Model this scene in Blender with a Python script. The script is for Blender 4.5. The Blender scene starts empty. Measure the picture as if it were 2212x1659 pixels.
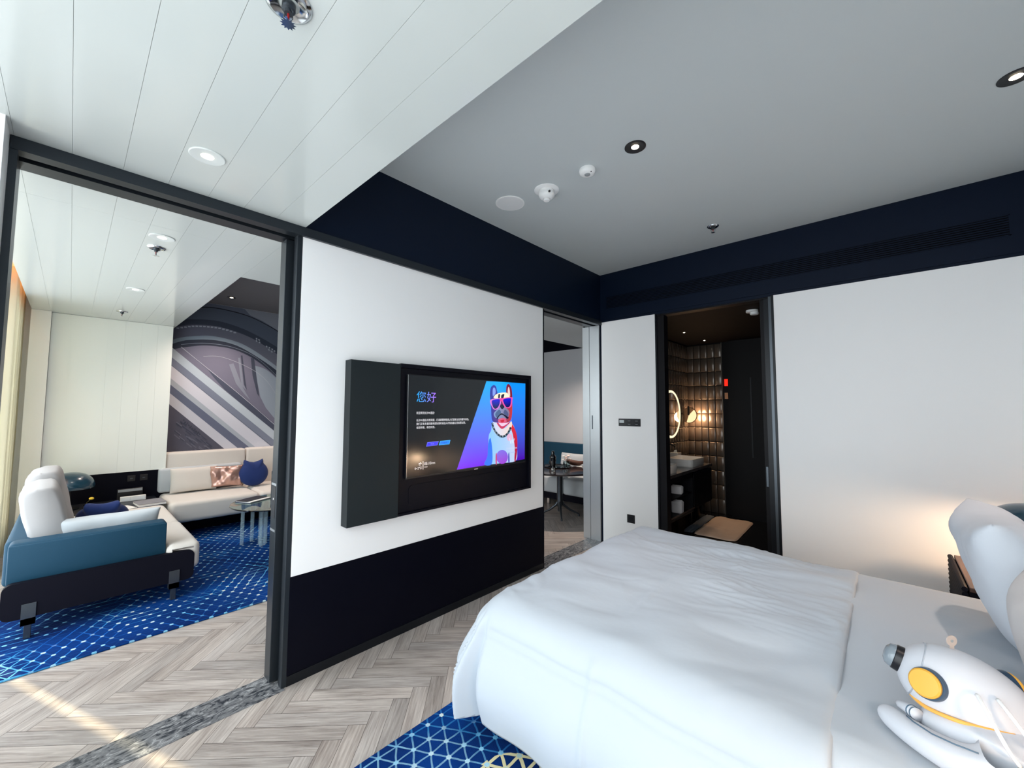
import bpy, bmesh, math, random
from mathutils import Vector, Matrix, noise, Euler

S = bpy.context.scene
COL = S.collection
PI = math.pi
random.seed(7)

# ------------------------------------------------------------------ camera
cam_data = bpy.data.cameras.new('camera')
cam_data.sensor_width = 36.0
cam_data.lens = 36.0 * 875.226 / 2212.0
cam_data.clip_start = 0.02
cam = bpy.data.objects.new('camera', cam_data)
COL.objects.link(cam)
cam.matrix_world = Matrix(((0.736315, 0.038977, 0.675516, 2.435235),
                           (0.676627, -0.048271, -0.734742, -0.845727),
                           (0.003970, 0.998074, -0.061915, 1.5),
                           (0, 0, 0, 1)))
S.camera = cam
S.view_settings.view_transform = 'Standard'
S.view_settings.look = 'None'
S.view_settings.gamma = 1
S.view_settings.use_curve_mapping = False
S.view_settings.exposure = 0.32
S.cycles.use_denoising = True
S.cycles.max_bounces = 10
S.cycles.diffuse_bounces = 6
S.cycles.sample_clamp_indirect = 6
S.cycles.caustics_reflective = False
S.cycles.caustics_refractive = False

# ------------------------------------------------------------------ world and daylight
world = bpy.data.worlds.new('world')
S.world = world
world.use_nodes = True
SKY = 4.6          # bright overcast sky high up
HAZE = 3.3         # dull haze along the horizon
GROUND = 3.1       # glow from below the horizon, raised to light the ceilings
wn = world.node_tree
bgn = wn.nodes['Background']
wtc = wn.nodes.new('ShaderNodeTexCoord')
wsx = wn.nodes.new('ShaderNodeSeparateXYZ')
wn.links.new(wtc.outputs['Generated'], wsx.inputs[0])
wrp = wn.nodes.new('ShaderNodeValToRGB')
wmr = wn.nodes.new('ShaderNodeMapRange')
wmr.inputs[1].default_value = -0.8; wmr.inputs[2].default_value = 0.7
wn.links.new(wsx.outputs[2], wmr.inputs[0])
wn.links.new(wmr.outputs[0], wrp.inputs[0])
wrp.color_ramp.elements[0].position = 0.10; wrp.color_ramp.elements[0].color = (0.92 * GROUND, 0.97 * GROUND, 1.0 * GROUND, 1)
wrp.color_ramp.elements[1].position = 0.90; wrp.color_ramp.elements[1].color = (0.86 * SKY, 0.95 * SKY, 1.0 * SKY, 1)
for pos_, st_ in ((0.42, HAZE * 0.85), (0.58, HAZE)):
    e_ = wrp.color_ramp.elements.new(pos_)
    e_.color = (0.89 * st_, 0.965 * st_, 1.0 * st_, 1)
wn.links.new(wrp.outputs[0], bgn.inputs[0])
bgn.inputs[1].default_value = 1.0

def portal(x0, x1, z0, z1, y):
    d = bpy.data.lights.new('window_portal', 'AREA')
    d.shape = 'RECTANGLE'
    d.size = x1 - x0
    d.size_y = z1 - z0
    d.cycles.is_portal = True
    o = bpy.data.objects.new('window_portal', d)
    COL.objects.link(o)
    o.location = ((x0 + x1) / 2, y, (z0 + z1) / 2)
    o.rotation_euler = (PI / 2, 0, 0)      # shines along +Y into the rooms
portal(0.24, 3.2, 0.06, 2.66, -1.50)
portal(-4.2, -0.15, 0.06, 2.66, -1.50)

def sun_lamp():
    d = bpy.data.lights.new('low_sun', 'SUN')
    d.energy = 7.0
    d.angle = math.radians(0.4)
    d.color = (1.0, 0.86, 0.55)
    o = bpy.data.objects.new('low_sun', d)
    COL.objects.link(o)
    v = Vector((0.94, 0.35, -0.62)).normalized()
    o.rotation_euler = v.to_track_quat('-Z', 'Y').to_euler()
    o.location = (-9, -4, 6)
sun_lamp()

# warm ceiling spots of the bedroom, living room and dining corner (fittings further down, but the added fill spots have none)
def spot(name, loc, energy, col, size=1.9, soft=0.04, blend=1.0):
    d = bpy.data.lights.new(name, 'SPOT')
    d.energy = energy
    d.color = col
    d.spot_size = size
    d.spot_blend = blend
    d.shadow_soft_size = soft
    o = bpy.data.objects.new(name, d)
    COL.objects.link(o)
    o.location = loc
    return o
WARM = (1.0, 0.85, 0.76)
spot('bedroom_spot', (1.385, 1.388, 3.06), 80, (1.0, 0.89, 0.86), size=1.05)
spot('bedroom_spot', (2.955, 2.116, 3.06), 70, (1.0, 0.76, 0.62), size=0.95)
spot('bedroom_spot', (2.955, 0.62, 3.06), 26, (1.0, 0.80, 0.70), size=1.0)  # added unseen spot without a fitting, fills the head of the bed
spot('living_spot', (-3.88, 0.53, 2.94), 110, (1.0, 0.80, 0.70))
spot('living_spot', (-3.3, 2.4, 2.94), 90, (1.0, 0.80, 0.70))  # added unseen spot without a fitting, brightens the living room
spot('living_spot', (-2.384, -0.507, 2.52), 20, (1.0, 0.93, 0.84))
spot('living_spot', (-0.782, -0.516, 2.52), 10, (1.0, 0.93, 0.84))
spot('bedroom_spot', (0.411, -0.512, 2.52), 10, (1.0, 0.93, 0.84))
spot('dining_fill_spot', (-1.0, 4.0, 2.52), 130, (1.0, 0.82, 0.7), size=2.4)  # lamp added without a fitting to brighten bench, table and end wall

# ------------------------------------------------------------------ helpers: properties and objects
def lin(c):
    r = []
    for v in c[:3]:
        v = v / 255.0
        r.append(v / 12.92 if v <= 0.04045 else ((v + 0.055) / 1.055) ** 2.4)
    return tuple(r)

def tag(o, label, cat, group=None, kind=None):
    o['label'] = label
    o['category'] = cat
    if group:
        o['group'] = group
    if kind:
        o['kind'] = kind
    return o

def thing(name, label, cat, loc=(0, 0, 0), rotz=0.0, group=None):
    o = bpy.data.objects.new(name, None)
    o.empty_display_size = 0.05
    COL.objects.link(o)
    o.location = loc
    o.rotation_euler = (0, 0, rotz)
    return tag(o, label, cat, group)

def obj(name, bm, mats, parent=None, smooth=None, loc=None, rot=None, label=None):
    """link bm as one mesh object; coordinates of bm are local to the parent"""
    me = bpy.data.meshes.new(name)
    bm.normal_update()
    bm.to_mesh(me)
    bm.free()
    if not isinstance(mats, (list, tuple)):
        mats = [mats]
    for m in mats:
        me.materials.append(m)
    if smooth is not None:
        if smooth is True:
            for p in me.polygons:
                p.use_smooth = True
        else:
            me.set_sharp_from_angle(angle=math.radians(smooth))
            for p in me.polygons:
                p.use_smooth = True
    o = bpy.data.objects.new(name, me)
    COL.objects.link(o)
    if parent:
        o.parent = parent
    if loc is not None:
        o.location = loc
    if rot is not None:
        o.rotation_euler = rot
    if label:
        o['label'] = label
    return o

def struct(name, bm, mats, parent=None, smooth=None):
    o = obj(name, bm, mats, parent, smooth)
    if parent is None:
        o['kind'] = 'structure'
    return o

def copy_tree(o, parent=None):
    c = o.copy()
    COL.objects.link(c)
    if parent:
        c.parent = parent
    for ch in [x for x in o.children]:
        copy_tree(ch, c)
    return c

# ------------------------------------------------------------------ helpers: shapes
def B():
    return bmesh.new()

def bx(bm, x0, x1, y0, y1, z0, z1, bev=0.0, seg=2, mi=0, rot=None, piv=None):
    r = bmesh.ops.create_cube(bm, size=1.0)
    vs = r['verts']
    cx, cy, cz = (x0 + x1) / 2, (y0 + y1) / 2, (z0 + z1) / 2
    for v in vs:
        v.co = Vector((cx + v.co.x * (x1 - x0), cy + v.co.y * (y1 - y0), cz + v.co.z * (z1 - z0)))
    fs = set()
    for v in vs:
        for f in v.link_faces:
            fs.add(f)
    if bev > 0:
        es = set()
        for v in vs:
            for e in v.link_edges:
                es.add(e)
        rr = bmesh.ops.bevel(bm, geom=list(es), offset=bev, segments=seg, affect='EDGES', profile=0.5)
        vs = set(vs) | set(rr['verts'])
        vs = [v for v in vs if v.is_valid]
        fs = set()
        for v in vs:
            for f in v.link_faces:
                fs.add(f)
    for f in fs:
        if f.is_valid:
            f.material_index = mi
    if rot is not None:
        m = Euler(rot).to_matrix()
        p = Vector(piv if piv else (cx, cy, cz))
        for v in vs:
            v.co = p + m @ (v.co - p)
    return vs

def lathe(bm, prof, seg=32, c=(0, 0, 0), mi=0, closed=False, M=None):
    """prof: list of (r, z) revolved about Z at c"""
    rings = []
    c = Vector(c)
    def P(v):
        return c + (M @ v if M is not None else v)
    for r, z in prof:
        if r < 1e-6:
            rings.append([bm.verts.new(P(Vector((0, 0, z))))])
        else:
            rings.append([bm.verts.new(P(Vector((r * math.cos(2 * PI * i / seg), r * math.sin(2 * PI * i / seg), z)))) for i in range(seg)])
    for a, b in zip(rings, rings[1:]):
        for i in range(seg):
            j = (i + 1) % seg
            if len(a) == 1 and len(b) == 1:
                continue
            if len(a) == 1:
                f = bm.faces.new((a[0], b[j], b[i]))
            elif len(b) == 1:
                f = bm.faces.new((a[i], a[j], b[0]))
            else:
                f = bm.faces.new((a[i], a[j], b[j], b[i]))
            f.material_index = mi

def tube(bm, pts, r, seg=10, mi=0, cap=True, r2=None, flat=1.0):
    pts = [Vector(p) for p in pts]
    n = len(pts)
    rings = []
    up = Vector((0, 0, 1))
    for i, p in enumerate(pts):
        t = (pts[min(i + 1, n - 1)] - pts[max(i - 1, 0)]).normalized()
        a = t.cross(up)
        if a.length < 0.05:
            a = t.cross(Vector((1, 0, 0)))
        a.normalize()
        b = a.cross(t).normalized()
        rr = r if r2 is None else (r[i] if isinstance(r, (list, tuple)) else r + (r2 - r) * i / (n - 1))
        rings.append([bm.verts.new(p + a * rr * math.cos(2 * PI * k / seg) + b * rr * flat * math.sin(2 * PI * k / seg)) for k in range(seg)])
    for a, b in zip(rings, rings[1:]):
        for k in range(seg):
            l = (k + 1) % seg
            f = bm.faces.new((a[k], b[k], b[l], a[l]))
            f.material_index = mi
    if cap:
        f = bm.faces.new(rings[0]); f.material_index = mi
        f = bm.faces.new(list(reversed(rings[-1]))); f.material_index = mi

def prism(bm, poly, axis, a0, a1, mi=0):
    """poly: list of 2D points, extruded along axis ('x','y','z') from a0 to a1"""
    def P(p, a):
        if axis == 'x':
            return (a, p[0], p[1])
        if axis == 'y':
            return (p[0], a, p[1])
        return (p[0], p[1], a)
    lo = [bm.verts.new(P(p, a0)) for p in poly]
    hi = [bm.verts.new(P(p, a1)) for p in poly]
    n = len(poly)
    fs = [bm.faces.new(lo), bm.faces.new(list(reversed(hi)))]
    for i in range(n):
        j = (i + 1) % n
        fs.append(bm.faces.new((lo[j], lo[i], hi[i], hi[j])))
    for f in fs:
        f.material_index = mi
    bmesh.ops.recalc_face_normals(bm, faces=fs)
    return fs

def rrect(x0, x1, y0, y1, r, n=5, corners=(1, 1, 1, 1)):
    """rounded rectangle; corners flags: ll, lr, ur, ul"""
    pts = []
    C = [(x0 + r, y0 + r, PI, corners[0], (x0, y0)), (x1 - r, y0 + r, 1.5 * PI, corners[1], (x1, y0)),
         (x1 - r, y1 - r, 0, corners[2], (x1, y1)), (x0 + r, y1 - r, 0.5 * PI, corners[3], (x0, y1))]
    for cx, cy, a, fl, raw in C:
        if fl:
            for i in range(n + 1):
                t = a + 0.5 * PI * i / n
                pts.append((cx + r * math.cos(t), cy + r * math.sin(t)))
        else:
            pts.append(raw)
    return pts

def ellipsoid(bm, c, ax, M=None, seg=40, rings=24, mi=0, pw=1.0):
    c = Vector(c)
    rs = []
    for i in range(rings + 1):
        t = PI * i / rings
        rr = math.sin(t) ** pw if 0 < i < rings else 0
        z = -math.cos(t)
        if rr == 0:
            v = Vector((0, 0, z * ax[2]))
            rs.append([bm.verts.new(c + (M @ v if M is not None else v))])
        else:
            row = []
            for k in range(seg):
                a = 2 * PI * k / seg
                v = Vector((rr * math.cos(a) * ax[0], rr * math.sin(a) * ax[1], z * ax[2]))
                row.append(bm.verts.new(c + (M @ v if M is not None else v)))
            rs.append(row)
    for a, b in zip(rs, rs[1:]):
        for k in range(seg):
            l = (k + 1) % seg
            if len(a) == 1:
                f = bm.faces.new((a[0], b[l], b[k]))
            elif len(b) == 1:
                f = bm.faces.new((a[k], a[l], b[0]))
            else:
                f = bm.faces.new((a[k], a[l], b[l], b[k]))
            f.material_index = mi

def cushion_bm(w, h, t, pinch=0.06, pw=0.55, n=28, wr=0.004, seed=0, k=5.0, sag=0.0, ex=4):
    """pillow in the local XY plane (w along X, h along Y), thickness along Z"""
    bm = B()
    def pt(i, j, s):
        u = -1 + 2 * i / n
        v = -1 + 2 * j / n
        u = math.sin(u * PI / 2) * 0.55 + u * 0.45
        v = math.sin(v * PI / 2) * 0.55 + v * 0.45
        x = u * w / 2 * (1 - pinch * (1 - v * v) * abs(u))
        y = v * h / 2 * (1 - pinch * (1 - u * u) * abs(v))
        th = (max(0.0, 1 - abs(u) ** ex) * max(0.0, 1 - abs(v) ** ex)) ** pw
        z = s * t / 2 * th * (1 + sag * (-v))
        d = noise.noise(Vector((x * k + seed, y * k - seed, s * 3.1)))
        d2 = noise.noise(Vector((x * k * 3 + seed, y * k * 1.2, s * 7.7 + seed)))
        z += s * wr * (2.2 * d + d2) * min(1, th * 2)
        return (x, y, z)
    top = [[bm.verts.new(pt(i, j, 1)) for j in range(n + 1)] for i in range(n + 1)]
    bot = []
    for i in range(n + 1):
        row = []
        for j in range(n + 1):
            if i in (0, n) or j in (0, n):
                row.append(top[i][j])
            else:
                row.append(bm.verts.new(pt(i, j, -1)))
        bot.append(row)
    for i in range(n):
        for j in range(n):
            bm.faces.new((top[i][j], top[i + 1][j], top[i + 1][j + 1], top[i][j + 1]))
            bm.faces.new((bot[i][j], bot[i][j + 1], bot[i + 1][j + 1], bot[i + 1][j]))
    return bm

def outline_cushion_bm(pts, t, rings=9, pw=0.5, ex=3.0):
    """inflated cushion from a closed outline in the local XY plane"""
    bm = B()
    n = len(pts)
    cx = sum(p[0] for p in pts) / n
    cy = sum(p[1] for p in pts) / n
    edge = [bm.verts.new((p[0], p[1], 0)) for p in pts]
    for s in (1, -1):
        prev = edge
        for r in range(rings - 1, -1, -1):
            rho = math.sin(r / rings * PI / 2) if r else 0
            z = s * t / 2 * (1 - rho ** ex) ** pw
            if r == 0:
                c = bm.verts.new((cx, cy, s * t / 2))
                for i in range(n):
                    j = (i + 1) % n
                    f = (prev[i], prev[j], c) if s > 0 else (prev[j], prev[i], c)
                    bm.faces.new(f)
            else:
                cur = [bm.verts.new((cx + (p[0] - cx) * rho, cy + (p[1] - cy) * rho, z)) for p in pts]
                for i in range(n):
                    j = (i + 1) % n
                    f = (prev[i], prev[j], cur[j], cur[i]) if s > 0 else (prev[j], prev[i], cur[i], cur[j])
                    bm.faces.new(f)
                prev = cur
    return bm

# ------------------------------------------------------------------ helpers: materials
def mat(name, col, rough=0.5, metal=0.0, spec=0.5, coat=0.0, coat_r=0.05, emit=None, estr=0.0, bump=None, noise_col=None, trans=0.0, ior=1.45, sheen=0.0, alpha=None):
    m = bpy.data.materials.new(name)
    m.use_nodes = True
    nt = m.node_tree
    b = nt.nodes['Principled BSDF']
    c = lin(col)
    b.inputs['Base Color'].default_value = (*c, 1)
    b.inputs['Roughness'].default_value = rough
    b.inputs['Metallic'].default_value = metal
    b.inputs['Specular IOR Level'].default_value = spec
    b.inputs['Coat Weight'].default_value = coat
    b.inputs['Coat Roughness'].default_value = coat_r
    b.inputs['Transmission Weight'].default_value = trans
    b.inputs['IOR'].default_value = ior
    b.inputs['Sheen Weight'].default_value = sheen
    if emit:
        b.inputs['Emission Color'].default_value = (*lin(emit), 1)
        b.inputs['Emission Strength'].default_value = estr
    tc = None
    if bump or noise_col:
        tc = nt.nodes.new('ShaderNodeTexCoord')
    if noise_col:
        sc, amt = noise_col
        n = nt.nodes.new('ShaderNodeTexNoise')
        n.inputs['Scale'].default_value = sc
        n.inputs['Detail'].default_value = 4
        nt.links.new(tc.outputs['Object'], n.inputs['Vector'])
        mx = nt.nodes.new('ShaderNodeMix')
        mx.data_type = 'RGBA'
        mx.inputs[6].default_value = (*[v * (1 - amt) for v in c], 1)
        mx.inputs[7].default_value = (*[min(1, v * (1 + amt)) for v in c], 1)
        nt.links.new(n.outputs['Fac'], mx.inputs[0])
        nt.links.new(mx.outputs[2], b.inputs['Base Color'])
    if bump:
        sc, st = bump
        n = nt.nodes.new('ShaderNodeTexNoise')
        n.inputs['Scale'].default_value = sc
        n.inputs['Detail'].default_value = 3
        nt.links.new(tc.outputs['Object'], n.inputs['Vector'])
        bp = nt.nodes.new('ShaderNodeBump')
        bp.inputs['Strength'].default_value = st
        bp.inputs['Distance'].default_value = 0.003
        nt.links.new(n.outputs['Fac'], bp.inputs['Height'])
        nt.links.new(bp.outputs['Normal'], b.inputs['Normal'])
    return m

def attr_mat(name, rough=0.6, emission=0.0, spec=0.4, coat=0.0, bump=None):
    """colour from the mesh's own colour attribute 'Col' (printed or displayed artwork)"""
    m = bpy.data.materials.new(name)
    m.use_nodes = True
    nt = m.node_tree
    b = nt.nodes['Principled BSDF']
    a = nt.nodes.new('ShaderNodeAttribute')
    a.attribute_name = 'Col'
    b.inputs['Roughness'].default_value = rough
    b.inputs['Specular IOR Level'].default_value = spec
    b.inputs['Coat Weight'].default_value = coat
    b.inputs['Coat Roughness'].default_value = 0.03
    if emission > 0:
        b.inputs['Base Color'].default_value = (0.005, 0.006, 0.008, 1)
        nt.links.new(a.outputs['Color'], b.inputs['Emission Color'])
        b.inputs['Emission Strength'].default_value = emission
    else:
        nt.links.new(a.outputs['Color'], b.inputs['Base Color'])
    return m

def math_node(nt, op, a=None, b=None, c=None):
    n = nt.nodes.new('ShaderNodeMath')
    n.operation = op
    for i, v in enumerate((a, b, c)):
        if v is None:
            continue
        if isinstance(v, (int, float)):
            n.inputs[i].default_value = v
        else:
            nt.links.new(v, n.inputs[i])
    return n.outputs[0]

# ------------------------------------------------------------------ materials
M_white_wall = mat('white_wall_paint', (247, 247, 247), rough=0.42, spec=0.35, bump=(260, 0.03))
M_white_ceiling = mat('white_lacquered_panel', (200, 206, 203), rough=0.14, spec=0.55)
M_grey_ceiling = mat('grey_ceiling_paint', (198, 205, 206), rough=0.6, bump=(300, 0.06))
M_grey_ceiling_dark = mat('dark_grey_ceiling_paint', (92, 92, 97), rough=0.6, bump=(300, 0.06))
M_navy = mat('navy_black_paint', (4, 18, 38), rough=0.5, spec=0.2)
M_black_panel = mat('black_wall_panel', (5, 6, 18), rough=0.45, spec=0.12)
M_frame = mat('dark_bronze_metal', (44, 50, 56), rough=0.34, metal=0.55, spec=0.5)
M_frame_dark = mat('black_anodised_metal', (16, 20, 26), rough=0.35, metal=0.3)
M_steel = mat('brushed_steel_jamb', (172, 176, 180), rough=0.36, metal=0.9, bump=(90, 0.03))
M_black = mat('matte_black_gap', (6, 6, 10), rough=0.8, spec=0.1)
M_bath_dark = mat('bathroom_black_paint', (12, 11, 16), rough=0.5, spec=0.25)
M_bath_ceiling = mat('bathroom_dark_brown_ceiling', (10, 5, 9), rough=0.7, spec=0.2)
M_bath_floor = mat('bathroom_black_tile_floor', (18, 18, 22), rough=0.2, spec=0.4)
M_sheet = mat('white_bed_linen', (180, 188, 196), rough=0.72, sheen=0.1, bump=(8, 1.0))
M_pillow = mat('white_pillow_cotton', (206, 211, 219), rough=0.75, sheen=0.1, bump=(11, 1.0))
M_greypillow = mat('light_grey_pillow_cotton', (214, 209, 208), rough=0.8, bump=(11, 0.9))
M_cream = mat('cream_upholstery', (214, 208, 200), rough=0.85, sheen=0.25, bump=(900, 0.25), noise_col=(400, 0.05))
M_cream_cushion = mat('grey_cream_cushion', (172, 170, 170), rough=0.85, bump=(800, 0.25), noise_col=(400, 0.05))
M_white_board = mat('white_boarded_wall', (242, 245, 238), rough=0.3, spec=0.5)
M_cream_light = mat('pale_grey_upholstery', (186, 192, 196), rough=0.85, sheen=0.25, bump=(800, 0.2))
M_teal = mat('teal_blue_leather', (22, 62, 84), rough=0.55, spec=0.25, bump=(500, 0.12), noise_col=(300, 0.08))
M_sofa_base = mat('charcoal_sofa_base', (12, 12, 24), rough=0.7, spec=0.15, bump=(500, 0.1))
M_navy_cloth = mat('navy_velvet', (8, 40, 100), rough=0.8, sheen=0.1, bump=(300, 0.15))
M_chrome = mat('chrome', (205, 210, 214), rough=0.12, metal=1.0)
M_gunmetal = mat('gunmetal', (86, 92, 98), rough=0.35, metal=0.85)
M_lamp_shade = mat('teal_lacquered_lamp_shade', (28, 60, 76), rough=0.22, spec=0.6, coat=0.4)
M_lamp_inside = mat('white_lamp_interior', (240, 226, 205), rough=0.5)
M_plastic_white = mat('white_plastic', (246, 247, 246), rough=0.4)
M_trim_ring = mat('white_lamp_ring', (214, 219, 217), rough=0.35)
M_plastic_grey = mat('grey_plastic', (150, 154, 156), rough=0.4)
M_black_plastic = mat('black_plastic', (18, 19, 24), rough=0.35)
M_cabinet = mat('black_media_panel', (30, 37, 40), rough=0.42, spec=0.25)
M_cabinet_black = mat('black_media_frame', (6, 7, 18), rough=0.35, spec=0.2)
M_gloss_black = mat('glossy_black_glass', (8, 9, 14), rough=0.12, spec=0.35)
M_ceramic = mat('white_ceramic', (236, 232, 228), rough=0.15, coat=0.4)
M_ledge = mat('dark_table_top', (26, 30, 38), rough=0.35)
M_yellow = mat('yellow_plastic', (222, 166, 64), rough=0.4)
M_navy_plastic = mat('navy_plastic', (34, 62, 88), rough=0.35)
M_orange = mat('orange_band', (232, 170, 78), rough=0.5)
M_toy = mat('white_toy_fabric', (200, 203, 210), rough=0.45, coat=0.1)
M_toy_line = mat('blue_grey_toy_seam', (84, 108, 128), rough=0.6)
def curtain_mat():
    m = mat('cream_curtain_fabric', (228, 224, 208), rough=0.85)
    nt = m.node_tree
    b = nt.nodes['Principled BSDF']
    tr = nt.nodes.new('ShaderNodeBsdfTranslucent')
    tr.inputs[0].default_value = (*lin((236, 232, 216)), 1)
    mx = nt.nodes.new('ShaderNodeMixShader')
    mx.inputs[0].default_value = 0.6
    nt.links.new(b.outputs[0], mx.inputs[1]); nt.links.new(tr.outputs[0], mx.inputs[2])
    nt.links.new(mx.outputs[0], nt.nodes['Material Output'].inputs[0])
    return m
M_curtain = curtain_mat()
M_rose_metal = mat('metallic_rose_foil', (196, 158, 146), rough=0.34, metal=0.75, bump=(14, 0.35))
M_towel = mat('white_towel', (214, 208, 208), rough=0.95, bump=(250, 0.7))
M_mat_cloth = mat('beige_bath_mat', (214, 190, 172), rough=0.95, bump=(180, 0.9))
M_peach = mat('peach_metal_disc', (214, 158, 120), rough=0.4, metal=0.3)
M_white_edge = mat('white_edge_trim', (206, 212, 220), rough=0.35)
M_paper = mat('white_paper', (235, 235, 232), rough=0.7)
M_bookgrey = mat('grey_book_cover', (132, 132, 138), rough=0.6)
M_darkglass = mat('dark_bottle_glass', (14, 16, 22), rough=0.08, spec=0.8, coat=0.6)
M_wood_brown = mat('dark_brown_wrap', (84, 52, 40), rough=0.6, bump=(60, 0.5))
M_pink = mat('pale_pink_petals', (236, 208, 198), rough=0.7)
M_red_glow = mat('red_neon_sign', (60, 8, 8), emit=(255, 40, 20), estr=1.0)
M_walnut = mat('dark_nightstand_wood', (70, 50, 44), rough=0.45, noise_col=(40, 0.2))

def glass_mat(name, col, rough=0.0):
    m = bpy.data.materials.new(name)
    m.use_nodes = True
    nt = m.node_tree
    b = nt.nodes['Principled BSDF']
    b.inputs['Base Color'].default_value = (*lin(col), 1)
    b.inputs['Transmission Weight'].default_value = 1.0
    b.inputs['Roughness'].default_value = rough
    b.inputs['IOR'].default_value = 1.5
    return m
M_glass = glass_mat('clear_glass', (226, 242, 242))
M_glass_green = glass_mat('green_tinted_glass', (190, 224, 214))
M_acrylic = mat('clear_acrylic', (205, 232, 240), rough=0.12, spec=0.8, coat=0.5)
M_acrylic.node_tree.nodes['Principled BSDF'].inputs['Alpha'].default_value = 0.28

def emis(name, col, s):
    m = bpy.data.materials.new(name)
    m.use_nodes = True
    nt = m.node_tree
    nt.nodes.remove(nt.nodes['Principled BSDF'])
    e = nt.nodes.new('ShaderNodeEmission')
    e.inputs[0].default_value = (*lin(col), 1)
    e.inputs[1].default_value = s
    nt.links.new(e.outputs[0], nt.nodes['Material Output'].inputs[0])
    return m
M_bulb = emis('warm_white_bulb', (255, 236, 205), 14)
M_bulb_cool = emis('cool_white_bulb', (255, 248, 222), 6)
M_ring = emis('warm_ring_light', (255, 236, 190), 1.15)
M_halfmoon = emis('glowing_half_disc', (255, 226, 172), 1.0)
M_led = emis('orange_cove_strip', (255, 150, 70), 12)

def wood_mat():
    m = bpy.data.materials.new('oiled_grey_oak_herringbone')
    m.use_nodes = True
    nt = m.node_tree
    b = nt.nodes['Principled BSDF']
    uv = nt.nodes.new('ShaderNodeUVMap'); uv.uv_map = 'grain'
    at = nt.nodes.new('ShaderNodeAttribute'); at.attribute_name = 'Col'
    n1 = nt.nodes.new('ShaderNodeTexNoise'); n1.inputs['Scale'].default_value = 1.0; n1.inputs['Detail'].default_value = 6; n1.inputs['Roughness'].default_value = 0.65
    mp = nt.nodes.new('ShaderNodeMapping'); mp.inputs['Scale'].default_value = (5.5, 95, 1)
    nt.links.new(uv.outputs[0], mp.inputs['Vector']); nt.links.new(mp.outputs[0], n1.inputs['Vector'])
    n1.inputs['Distortion'].default_value = 0.6
    n2 = nt.nodes.new('ShaderNodeTexNoise'); n2.inputs['Scale'].default_value = 1.0; n2.inputs['Detail'].default_value = 2
    mp2 = nt.nodes.new('ShaderNodeMapping'); mp2.inputs['Scale'].default_value = (2.2, 14, 1)
    nt.links.new(uv.outputs[0], mp2.inputs['Vector']); nt.links.new(mp2.outputs[0], n2.inputs['Vector'])
    rp = nt.nodes.new('ShaderNodeValToRGB')
    rp.color_ramp.elements[0].position = 0.30; rp.color_ramp.elements[0].color = (*lin((120, 108, 102)), 1)
    rp.color_ramp.elements[1].position = 0.68; rp.color_ramp.elements[1].color = (*lin((200, 190, 182)), 1)
    mx0 = math_node(nt, 'MULTIPLY_ADD', n2.outputs['Fac'], 0.45, None)
    nt.nodes[-1].inputs[2].default_value = 0.0
    s = math_node(nt, 'MULTIPLY', n1.outputs['Fac'], 0.62)
    t = math_node(nt, 'ADD', s, mx0)
    nt.links.new(t, rp.inputs[0])
    mx = nt.nodes.new('ShaderNodeMix'); mx.data_type = 'RGBA'; mx.blend_type = 'MULTIPLY'; mx.inputs[0].default_value = 1.0
    nt.links.new(rp.outputs[0], mx.inputs[6]); nt.links.new(at.outputs['Color'], mx.inputs[7])
    nt.links.new(mx.outputs[2], b.inputs['Base Color'])
    b.inputs['Roughness'].default_value = 0.28
    b.inputs['Specular IOR Level'].default_value = 0.4
    bp = nt.nodes.new('ShaderNodeBump'); bp.inputs['Strength'].default_value = 0.12; bp.inputs['Distance'].default_value = 0.002
    nt.links.new(n1.outputs['Fac'], bp.inputs['Height']); nt.links.new(bp.outputs[0], b.inputs['Normal'])
    return m
M_wood = wood_mat()
M_wood_gap = mat('floor_joint', (86, 78, 72), rough=0.8)

def marble_mat():
    m = bpy.data.materials.new('grey_veined_marble')
    m.use_nodes = True
    nt = m.node_tree
    b = nt.nodes['Principled BSDF']
    tc = nt.nodes.new('ShaderNodeTexCoord')
    mp = nt.nodes.new('ShaderNodeMapping'); mp.inputs['Scale'].default_value = (7, 3.2, 1); mp.inputs['Rotation'].default_value = (0, 0, 0.5)
    n = nt.nodes.new('ShaderNodeTexNoise'); n.inputs['Scale'].default_value = 4.2; n.inputs['Detail'].default_value = 7; n.inputs['Roughness'].default_value = 0.6; n.inputs['Distortion'].default_value = 1.8
    nt.links.new(tc.outputs['Object'], mp.inputs[0]); nt.links.new(mp.outputs[0], n.inputs['Vector'])
    rp = nt.nodes.new('ShaderNodeValToRGB')
    e = rp.color_ramp.elements
    e[0].position = 0.40; e[0].color = (*lin((46, 50, 56)), 1)
    e[1].position = 0.47; e[1].color = (*lin((98, 99, 102)), 1)
    x = e.new(0.58); x.color = (*lin((120, 120, 122)), 1)
    x = e.new(0.63); x.color = (*lin((168, 168, 168)), 1)
    x = e.new(0.67); x.color = (*lin((104, 106, 110)), 1)
    nt.links.new(n.outputs['Fac'], rp.inputs[0]); nt.links.new(rp.outputs[0], b.inputs['Base Color'])
    b.inputs['Roughness'].default_value = 0.25
    return m
M_marble = marble_mat()

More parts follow.
